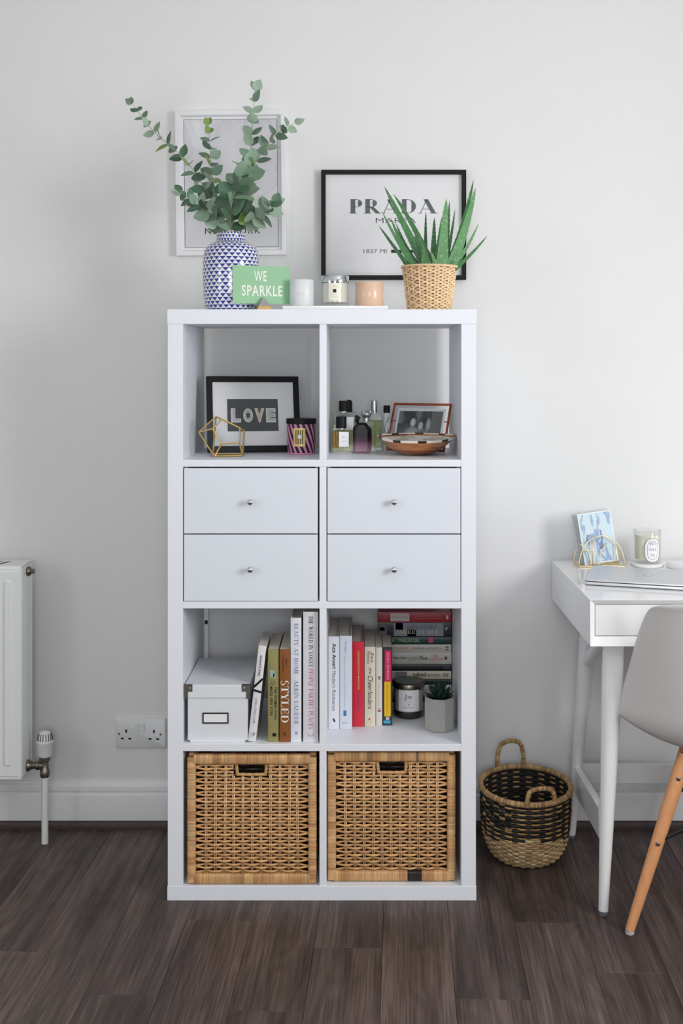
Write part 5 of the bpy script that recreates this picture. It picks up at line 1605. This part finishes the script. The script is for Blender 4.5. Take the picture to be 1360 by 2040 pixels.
# leaning white book with the elastic band
a = W(493.5, 1480, Y1)
lean = 6.4
lb_ = book('leaning white book with a black elastic band across its spine', .0195, .241, .15, (226, 224, 226), (a.x, Y1, zC), G1, lean=lean,
     prints=[('GARANCE DORE', .10, .315, .34, .62, BK, 'bold'), ('LOVE x STYLE x LIFE', .545, .81, .36, .62, (70, 70, 78), 'sans')],
     blocks=[(.90, .96, .2, .55, (205, 204, 208)), (.905, .94, .62, .74, (60, 60, 66))])
lb_.location.z += .0025
for pp in (((-.0006, -.0012, .241 * .565), (.0201, -.0012, .241 * .66)), ((-.0006, -.0012, .241 * .535), (.0201, -.0012, .241 * .52))):
    q = MB(); q.tube([pp[0], pp[1]], .0011, 6, ry=.0028, up=(0, 0, 1)); q.build('elastic_band', M_BLACK, lb_)
std('olive green book with black capitals between two other large books', 533.5, 554.5, 1294, Y1, .175, (150, 142, 92), G1,
    prints=[('THE WOMEN WHO', .40, .755, .60, .86, BK, 'bold'), ('MADE NEW YORK', .40, .72, .20, .46, BK, 'bold'), ('JULIE\nSCELFO', .335, .385, .2, .8, (108, 98, 62), 'up')],
    blocks=[(.225, .30, .2, .62, (150, 178, 176)), (.17, .19, .16, .24, (90, 130, 150)), (.26, .31, .5, .72, (168, 190, 186)), (.905, .94, .42, .78, BK), (.912, .932, .54, .64, (150, 142, 92))])
std('brown book with large white serif capitals on its spine', 556.5, 578, 1294, Y1, .195, (140, 84, 36), G1,
    prints=[('STYLED', .335, .79, .12, .86, WH, 'serif'), ('EMILY', .10, .19, .55, .72, (90, 42, 48), 'bold'), ('HENDERSON', .06, .25, .26, .42, (90, 42, 48), 'bold')],
    blocks=[(.895, .925, .35, .6, (92, 50, 34)), (.93, .938, .35, .6, (92, 50, 34))])
std('tall white book with blue-grey serif capitals next to the brown book', 578.8, 600, 1231, Y1, .26, (226, 228, 236), G1, hard=True,
    prints=[('BEAUTY AT HOME', .045, .455, .33, .72, (132, 146, 178), 'serif'), ('AERIN LAUDER', .50, .86, .33, .72, (132, 146, 178), 'serif')],
    blocks=[(.915, .94, .4, .64, (150, 166, 200))])
std('tallest white book with black and pink serif capitals, against the divider', 603.5, 633.5, 1219, Y1, .27, (222, 219, 224), G1, hard=True, boards=(34, 36, 42),
    prints=[('THE WORLD IN VOGUE', .03, .425, .38, .66, (58, 62, 78), 'serif'), ('PEOPLE PARTIES PLACES', .435, .90, .38, .66, (196, 92, 150), 'serif')],
    blocks=[(.93, .955, .3, .36, (178, 176, 182)), (.93, .955, .64, .7, (178, 176, 182)), (.95, .957, .36, .64, (178, 176, 182))])
Y2 = 2.955
NAVY = (38, 46, 66)
std('white hardback with bold black letters, first book against the divider', 653.5, 675.5, 1268, Y2, .235, (226, 226, 234), G2, hard=True, boards=(26, 30, 40),
    prints=[('Aziz Ansari', .075, .345, .38, .72, (18, 18, 22), 'bold'), ('Modern Romance', .37, .80, .36, .68, (70, 72, 82), 'thin')],
    blocks=[(.885, .91, .42, .56, BK), (.905, .925, .5, .64, BK)])
std('pale blue-white hardback with a small blue square on its spine', 676.5, 701, 1267, Y2, .235, (214, 220, 232), G2, hard=True, boards=NAVY,
    prints=[('Google', .055, .18, .36, .6, (132, 150, 190), 'thin'), ('When Google met Wikileaks', .21, .77, .36, .46, (120, 134, 160), 'thin')],
    blocks=[(.80, .86, .30, .54, (58, 122, 184)), (.93, .936, .2, .6, (150, 152, 160))])
std('red hardback with yellow lettering in the row of books', 700, 725, 1279, 2.975, .21, (214, 42, 62), G2, hard=True, boards=(52, 60, 96),
    prints=[('everything I know about love', .11, .56, .46, .66, (230, 190, 92), 'bold'), ('dolly alderton', .59, .80, .46, .62, (112, 62, 130), 'bold')])
std('cream paperback with black handwritten title next to the red hardback', 726, 747.5, 1289, 2.975, .20, (218, 210, 190), G2,
    prints=[('Kara', .07, .19, .58, .86, BK, 'script'), ('Thomas', .05, .21, .26, .5, BK, 'script'), ('the', .26, .34, .4, .68, BK, 'script'), ('Cheerleaders', .36, .78, .3, .78, BK, 'script')],
    blocks=[(.895, .92, .36, .52, (200, 44, 52)), (.84, .846, .26, .32, (200, 80, 80)), (.94, .946, .2, .26, (200, 80, 80)), (.93, .937, .6, .66, (200, 80, 80))])
std('thin off-white paperback with small red ornaments, second from the row end', 748.3, 761, 1290, 2.982, .20, (216, 212, 206), G2,
    prints=[('Bad Feminist', .48, .74, .4, .62, (196, 170, 180), 'thin')], blocks=[(.37, .385, .3, .8, (150, 70, 90)), (.39, .41, .45, .68, (176, 40, 90)), (.775, .79, .45, .68, (176, 40, 90)), (.80, .82, .3, .8, (150, 70, 90))])
std('black paperback with magenta, yellow and cyan panels at the row end', 761.8, 781, 1289.5, 2.985, .20, (44, 48, 54), G2,
    prints=[('NORA EPHRON', .07, .41, .42, .7, (226, 190, 200), 'thin'), ('I FEEL BAD ABOUT MY NECK', .46, .84, .42, .56, (150, 120, 20), 'thin')],
    blocks=[(.04, .44, .22, .88, (204, 16, 84)), (.44, .885, .18, .84, (224, 180, 28)), (.893, .93, .34, .68, (190, 192, 194)), (.938, .975, .1, .82, (62, 158, 196))])
# the lying stack: right hand ends near the panel
SY = 3.118; ks = F / SY
xr = W(899.5, 1300, SY).x
zcur = zC
def stack_z(py): return CAMH - (py - CY) / ks
items = [   # top edge and bottom edge in the photograph, left end, colour
    ('cream paperback at the very bottom of the lying stack, behind the planter', 1399.5, 1414, 780, (206, 202, 194), [], []),
    ('dark paperback second from the bottom of the lying stack', 1388, 1399, 778, (46, 42, 44), [], []),
    ('pale paperback under the dark green one, behind candle and planter', 1375, 1387.5, 782, (212, 210, 204), [], []),
    ('white paperback just below the dark green one in the lying stack', 1363, 1374.5, 780, (220, 218, 212), [], []),
    ('dark green paperback under the cream one lettered naked', 1351, 1362.5, 781, (26, 44, 42), [], [(.2, .34, .1, .9, (150, 140, 140))]),
    ('cream paperback lettered naked in black, low in the lying stack', 1334, 1350.5, 781, (206, 198, 182), [('naked', .36, .575, .34, .86, BK, 'bold'), ('david sedaris', .60, .82, .36, .74, (70, 64, 58), 'sans')], [(.02, .05, .1, .9, (150, 146, 146)), (.06, .26, .1, .92, (120, 112, 118)), (.86, .955, .28, .72, (150, 142, 130))]),
    ('thick black paperback in the middle of the lying stack', 1319.5, 1333.5, 780, (18, 22, 30), [('me talk pretty one day', .1, .5, .4, .62, (52, 56, 66), 'sans'), ('david sedaris', .55, .76, .4, .62, (58, 62, 72), 'sans')], [(.87, .97, .3, .7, (54, 58, 66))]),
    ('grey paperback with black title and orange lettering, above the black one', 1296, 1319, 780, (196, 194, 188), [('Eleanor Oliphant', .04, .26, .38, .66, BK, 'bold'), ('is completely', .28, .46, .44, .66, BK, 'script'), ('Fine', .475, .60, .36, .7, BK, 'bold'), ('GAIL', .695, .77, .6, .86, (196, 92, 60), 'sans'), ('HONEYMAN', .63, .85, .3, .54, (196, 92, 60), 'sans')], [(.885, .905, .4, .64, BK), (.91, .925, .4, .64, BK), (.28, .45, .34, .38, BK)]),
    ('pale grey paperback with orange title, under the green one', 1279.5, 1295.5, 781, (200, 196, 188), [('THRIVE', .04, .29, .34, .7, (206, 150, 96), 'bold'), ('ARIANNA HUFFINGTON', .34, .85, .38, .64, (110, 106, 102), 'sans')], [(.9, .955, .56, .8, (120, 116, 112)), (.9, .955, .24, .44, (120, 116, 112))]),
    ('dark green paperback with pale title and pink mark, third from top', 1264, 1279, 779, (22, 58, 48), [('VINEGAR GIRL', .115, .475, .3, .78, (170, 186, 160), 'sans'), ('ANNE TYLER', .8, .92, .42, .6, (70, 100, 86), 'sans')], [(.62, .70, .25, .95, (200, 74, 138)), (.02, .05, .36, .66, (120, 140, 116))]),
    ('thick black and grey paperback with pale title, second from top', 1235, 1263.5, 754, (30, 32, 38), [('CURTIS SITTENFELD', .40, .80, .54, .78, (58, 70, 88), 'sans'), ('AMERICAN WIFE', .245, .82, .2, .46, (200, 192, 168), 'serif'), ('P', .92, .955, .44, .66, (196, 196, 190), 'bold')], [(.215, .895, .05, .97, (132, 136, 146)), (.01, .12, .1, .8, (92, 92, 96)), (.02, .09, .42, .68, (182, 180, 176)), (.4, .52, .05, .5, (98, 104, 118)), (.24, .34, .5, .97, (150, 146, 154))]),
    ('red paperback with dotted edge and white panel, top of the lying stack', 1213.5, 1234.5, 755, (152, 26, 38), [('THE ROSIE', .045, .14, .56, .72, (190, 96, 96), 'sans'), ('PROJECT', .045, .14, .28, .44, (190, 96, 96), 'sans'), ('extraordinary tale', .19, .40, .42, .6, (110, 106, 104), 'sans'), ('tales of love and loss', .50, .83, .58, .76, (196, 110, 108), 'sans'), ('for anyone who ever dared', .48, .86, .28, .48, (196, 110, 108), 'sans')], [(.165, .425, .12, .88, (190, 184, 180)), (.935, .962, .3, .68, (206, 196, 190))]),
]
for label, y0, y1, xl, cov, prs, blk in items:
    tk = (y1 - y0) / ks; ht = xr - W(xl, 1300, SY).x
    dy = random.Random(label).uniform(-.001, .002); dx = random.Random(label + 'x').uniform(-.0025, -.0003)
    bk = book(label, tk - .0003, ht, .128, cov, (xr + dx, SY + dy, zcur), G3, lying=True, prints=prs, blocks=blk)
    if 'dotted' in label:
        dm = mat('print_206_120_118', (206, 120, 118), .5); q = MB()
        for i in range(46):
            z = ht * (1 - (.02 + .9 * i / 45))
            if .165 < 1 - z / ht < .425: continue
            for x in (.1, .9): q.box(x * tk - .0004, x * tk + .0004, -.0006, .001, z - .0006, z + .0006)
        q.build('dotted_edge', dm, bk)['kind'] = 'stuff'
    zcur += tk

# candle with tall label, in front of the stack
kY = 3.073; k = F / kY; c = W(814, 1432, kY); r = 30.8 / k
cd = thing('candle', 'glass candle with a white Jo label and silver lid in front of the book stack', 'candle', (c.x, kY, zC))
hh = .093 - .011
b = MB(); b.lathe([(0, 0), (r - .004, 0), (r - .001, .002), (r, .006), (r, hh), (r - .003, hh), (r - .003, .018), (0, .018)], 48, capped=False); b.build('glass_jar', pane_mat('smoke_glass', (250, 250, 249)), cd, smooth=50)
b = MB(); b.lathe([(0, .0185), (r - .0034, .0185), (r - .0034, hh - .008), (0, hh - .010)], 40, capped=False); b.build('wax', mat('grey_white_wax', (206, 204, 198), .5, sss=.1), cd, smooth=50)
b = MB(); b.lathe([(0, .0015), (r - .005, .0015), (r - .003, .006), (r - .003, .0178), (0, .0178)], 40, capped=False); b.build('dark_base', mat('dark_glass_base', (40, 36, 36), .15), cd, smooth=50)
b = MB(); b.lathe([(0, hh + .012), (r * .93, hh + .012), (r + .0006, hh + .0105), (r + .0016, hh + .009), (r + .0016, hh - .002), (r + .0006, hh - .003)], 48, capped=False); b.build('lid', M_NICKEL, cd, smooth=35)
b = MB(); b.lathe([(0, hh + .0123), (r * .9, hh + .0123)], 48, capped=False); b.build('lid_inlay', mat('grey_green_inlay', (118, 128, 122), .5), cd)
lb = curved_label('label', M_PAPER, cd, r + .0004, -42, 37, .022, hh - .004, 14)
curved_text('label_script', sans('Jo', bold=-.012), M_INK, lb, r + .0008, -.0135, .006, hh * .63, hh * .82)
curved_text('label_line', sans('LOVES'), M_GREYINK, lb, r + .0008, -.009, .004, hh * .58, hh * .605)
curved_text('label_dot', sans('o', bold=.05), M_INK, lb, r + .0008, -.004, -.0008, hh * .47, hh * .51)
curved_text('label_line', sans('A SCENTED CANDLE'), M_GREYINK, lb, r + .0008, -.0165, .0125, hh * .385, hh * .41)

# concrete planter with its succulent
pY_ = 2.962; k = F / pY_; c = W(875, 1455, pY_)
pl_ = thing('concrete_planter', 'small grey octagonal concrete planter right of the candle', 'planter', (c.x, pY_, zC))
M_CON2 = mat('pale_concrete', (166, 166, 162), .85, var=.06, scale=60, bump=.25)
b = MB(); ro_ = 28.6 / k / math.cos(R(22.5)); hp_ = .0835
def oct_(r_, z): return [(r_ * math.cos(R(22.5 + 45 * i - 6)), r_ * math.sin(R(22.5 + 45 * i - 6)), z) for i in range(8)]
b.rings([oct_(ro_ * .96, 0), oct_(ro_, .003), oct_(ro_, hp_), oct_(ro_ * .84, hp_), oct_(ro_ * .8, .02)]); b.build('planter_body', M_CON2, pl_, bevel=.0008)
b = MB(); b.lathe([(0, hp_ - .008), (ro_ * .76, hp_ - .009)], 16, capped=False); b.build('soil', MATS['potting_soil'], pl_)
su = thing('succulent', 'small dark green spiky succulent in the concrete planter', 'plant', (c.x, pY_, zC + hp_ - .0085))
M_SUC = mat('dark_succulent', (36, 66, 58), .45, var=.12, rand=.15)
rg = random.Random(17)
for ringi, (nn, el, ln) in enumerate(((11, 16, .043), (10, 36, .042), (8, 56, .040), (5, 76, .036))):
    for i in range(nn):
        a = 2 * math.pi * (i + .5 * (ringi % 2)) / nn + rg.uniform(-.12, .12); e = R(el + rg.uniform(-6, 6))
        dr = Vector((math.cos(a) * math.cos(e), math.sin(a) * math.cos(e), math.sin(e)))
        sd = Vector((-math.sin(a), math.cos(a), 0)); up_ = dr.cross(sd)
        rgx = []
        for f, wv in ((0, .5), (.25, .85), (.55, 1), (.8, .7), (1, .05)):
            p = dr * (ln * f) + Vector((0, 0, .006 * f * f + .003)); w2_ = .0072 * wv
            rgx.append([p - sd * w2_, p + up_ * (w2_ * .2), p + sd * w2_, p - up_ * (w2_ * .55)])
        b = MB(); b.rings(rgx); b.build('leaf', M_SUC, su, smooth=60)

# ================================================================== on the desk
# letter holder
def holder():
    o = W(1153, 1130, 3.16); zt = dz + .0004
    root = thing('letter_holder', 'pale gold wire letter holder with arches at the back corner of the desk', 'letter holder', (o.x, 3.155, zt), (0, 0, R(4)))
    wd = 92 / (F / 3.16); ht = .083; dpt = .06
    b = MB(); b.box(0, wd, 0, dpt, 0, .003); b.build('base_plate', M_PALEGOLD, root, bevel=.0006)
    def arch(y, cx_, rx, hz, a0=0, a1=180, nm='wire_arch'):
        P = [(cx_ - rx * math.cos(R(a0 + (a1 - a0) * i / 20)), y, .004 + hz * math.sin(R(a0 + (a1 - a0) * i / 20))) for i in range(21)]
        m = MB(); m.tube(P, .0017, 6, ry=.0022, up=(0, 1, 0)); m.build(nm, M_PALEGOLD, root, smooth=True)
    def bar_(y, x0, z0, x1, z1):
        m = MB(); m.tube([(x0, y, z0), (x1, y, z1)], .0016, 6); m.build('wire_bar', M_PALEGOLD, root, smooth=True)
    for y in (.003, dpt - .003):
        arch(y, wd / 2, wd / 2, ht)
        bar_(y, wd * .30, .003, wd * .30, .004 + ht * .92); bar_(y, wd * .82, .003, wd * .82, .004 + ht * .77)
        arch(y, wd * .73, wd * .30, ht * .78, 0, 75); arch(y, 0, wd * .26, ht * .72, 95, 180); bar_(y, wd * .09, .004 + ht * .5, wd * .30, .004 + ht * .5)
        bar_(y, 0, .004, wd, .004)
    # the cards it holds
    def marble(u, v):
        n = mnoise.noise(Vector((u * 3.2 + v * .6, v * 1.2, 2))) + .6 * mnoise.noise(Vector((u * 9, v * 5, 7)))
        t = abs(math.sin(u * 5.2 + n * 2.2))
        if t < .28: return (158, 182, 214)
        if t < .42: return (188, 208, 224)
        if n > .5: return (136, 152, 190)
        return (206, 232, 240) if n < .1 else (216, 226, 236)
    for i, (lab, y, x0, col) in enumerate((('postcard with a blue marbled picture, front card in the wire letter holder', .012, .019, None), ('plain pale grey card behind the blue picture postcard in the holder', .026, .014, (196, 204, 206)), ('plain white card at the back of the wire letter holder', .038, .0095, (216, 220, 222)))):
        wp = Vector(root.location) + Matrix.Rotation(R(4), 3, 'Z') @ Vector((x0, y, .0035))
        cdn = thing('postcard', lab, 'card', wp, (R(-5), R(-8), R(4)), group='cards in the letter holder')
        cw2, ch2 = 69 / (F / 3.17), 102 / (F / 3.17)
        bx('card_sheet', M_PAPER if col is None else mat('card_%d' % col[0], col, .6), cdn, 0, cw2, 0, .0008, 0, ch2, 0)
        if col is None: print_grid('picture', M_PRINT, cdn, (.004, -.0004, .004), X_, Z_, cw2 - .008, ch2 - .008, 34, 50, marble)
holder()
# label candle on a white coaster
cY_ = 3.19; k = F / cY_; zt = dz + .0004
c = W(1289, 1110, cY_)
cst = thing('coaster', 'round white coaster under the oval-label candle on the desk', 'coaster', (c.x, cY_, zt))
b = MB(); b.lathe([(0, 0), (31 / k, 0), (32 / k, .001), (32 / k, .0075), (31 / k, .0085), (0, .0085)], 48, capped=False); b.build('coaster_disc', M_GLOSS, cst, smooth=40)
cd = thing('candle', 'clear glass candle with a black oval printed label on the desk', 'candle', (c.x, cY_, zt + .0087))
r = 26.5 / k; h = 66 / k
b = MB(); b.lathe([(0, 0), (r * .93, 0), (r * .96, .003), (r, h - .001), (r - .001, h), (r - .0025, h - .001), (r * .95 - .002, .011), (0, .010)], 44, capped=False); b.build('glass_jar', pane_mat('candle_glass'), cd, smooth=50)
b = MB(); b.lathe([(0, .0113), (r * .95 - .0026, .0113), (r - .0036, h * .84), (0, h * .84)], 40, capped=False); b.build('wax', mat('ivory_wax', (240, 236, 214), .5, sss=.2), cd, smooth=50)
def oval(name, m, z0, z1, hw_, rr, lift=.0):
    n = 40; P = []
    for i in range(n):
        a = 2 * math.pi * i / n
        x = hw_ * math.copysign(abs(math.cos(a)) ** .75, math.cos(a)); z = (z0 + z1) / 2 + (z1 - z0) / 2 * math.copysign(abs(math.sin(a)) ** .75, math.sin(a))
        P.append((rr, x, z))
    return P
def ring_on(name, m, par, z0, z1, hw_, thick, off=.0, fill=False):
    q = MB(); rr = r + .0004 + off; tn = R(9)
    def cyl(x, z): return (rr * math.sin(x / rr + tn), -rr * math.cos(x / rr + tn), z)
    O1 = oval('', None, z0, z1, hw_, rr); 
    if fill:
        # fan of strips so that the oval follows the glass
        n0 = q.pts([cyl(p[1] * f, (z0 + z1) / 2 + (p[2] - (z0 + z1) / 2) * f) for f in (1, .66, .33, .02) for p in O1])
        for j in range(3):
            for i in range(40): q.face((n0 + j * 40 + i, n0 + j * 40 + (i + 1) % 40, n0 + (j + 1) * 40 + (i + 1) % 40, n0 + (j + 1) * 40 + i))
    else:
        I1 = oval('', None, z0 + thick, z1 - thick, hw_ - thick, rr)
        n0 = q.pts([cyl(p[1], p[2]) for p in O1 + I1])
        for i in range(40): q.face((n0 + i, n0 + (i + 1) % 40, n0 + 40 + (i + 1) % 40, n0 + 40 + i))
    return q.build(name, m, par, fix=False)
z0_, z1_ = h * .07, h * .78
lb = ring_on('oval_label', M_PAPER, cd, z0_, z1_, .0235, 0, fill=True)
ring_on('label_border', M_INK, lb, z0_, z1_, .0235, .0009, .0003); ring_on('label_border', M_INK, lb, z0_ + .008, z1_ - .008, .0155, .0007, .0003)
for s, y, wdt in (('INS', .62, .017), ('OLI', .45, .018), ('TE', .28, .011)):
    curved_text('label_letters', serif(s, T=.14, t=.05, space=.25), M_INK, lb, r + .001, -wdt / 2, wdt / 2, h * y - .0035, h * y + .0035, R(9))
# laptop
lp = W(1163.5, 1166, 2.911)
lap = thing('laptop', 'closed thin silver laptop lying on the white desk', 'laptop', (lp.x, 2.911, zt), (0, 0, R(-17.5)))
M_ALU = mat('silver_aluminium', (206, 208, 212), .38, metal=.55, var=.01)
LW, LD = .304, .212
def slab(z0, z1, ins, name, m):
    P = rrect(ins, LW - ins, ins, LD - ins, .011, 6); b = MB(); c0, c1 = LW / 2, LD / 2
    b.rings([[(c0 + (x - c0) * .985, c1 + (y - c1) * .98, z0) for x, y in P], [(x, y, z0 + .0015) for x, y in P], [(x, y, z1 - .0008) for x, y in P], [(c0 + (x - c0) * .997, c1 + (y - c1) * .996, z1) for x, y in P]])
    return b.build(name, m, lap, smooth=40)
slab(.0010, .0085, 0, 'base_case', M_ALU); slab(.0084, .0094, .0012, 'lid_gap', M_DARKHOLE); ld_ = slab(.0094, .0145, 0, 'lid', M_ALU)
b = MB(); n = 26; cx2, cy2 = .152, .106
P = []
for i in range(n):
    a = 2 * math.pi * i / n; rr = .0125 * (1 - .10 * max(0, math.sin(a)) ** 8 - .06 * max(0, -math.sin(a)) ** 8)
    x = cx2 + rr * math.cos(a); y = cy2 + rr * 1.05 * math.sin(a)
    if abs(a) < .5 or abs(a - 2 * math.pi) < .5: x -= .004 * (1 - min(abs(a), abs(a - 2 * math.pi)) / .5)
    P.append((x, y, .0148))
b.poly(P); b.poly([(cx2 + .001, cy2 + .0142, .0148), (cx2 + .0055, cy2 + .0165, .0148), (cx2 + .006, cy2 + .021, .0148), (cx2 + .0015, cy2 + .0185, .0148)])
b.build('lid_emblem', M_CHROME, ld_, fix=False)
for x in (.02, LW - .02):
    for y in (.02, LD - .02):
        q = MB(); q.lathe([(.004, 0), (.004, .0012)], 12, c=(x, y, 0)); q.build('rubber_foot', M_DARKHOLE, lap)
# mouse
mp_ = W(1355, 1130, 3.13)
ms = thing('computer_mouse', 'white computer mouse at the right edge, behind the laptop', 'mouse', (mp_.x + .012, 3.135, zt), (0, 0, R(35)))
b = MB(); rows = []
for z, s_ in ((0, .93), (.003, .97), (.007, 1.0), (.011, .97), (.015, .86), (.018, .68), (.0195, .4), (.02, .08)):
    rows.append([(.0285 * s_ * math.copysign(abs(math.cos(a)) ** .8, math.cos(a)), .056 * s_ * math.copysign(abs(math.sin(a)) ** .8, math.sin(a)), z) for a in (2 * math.pi * i / 36 for i in range(36))])
b.rings(rows); b.build('mouse_body', M_GLOSS, ms, smooth=50)
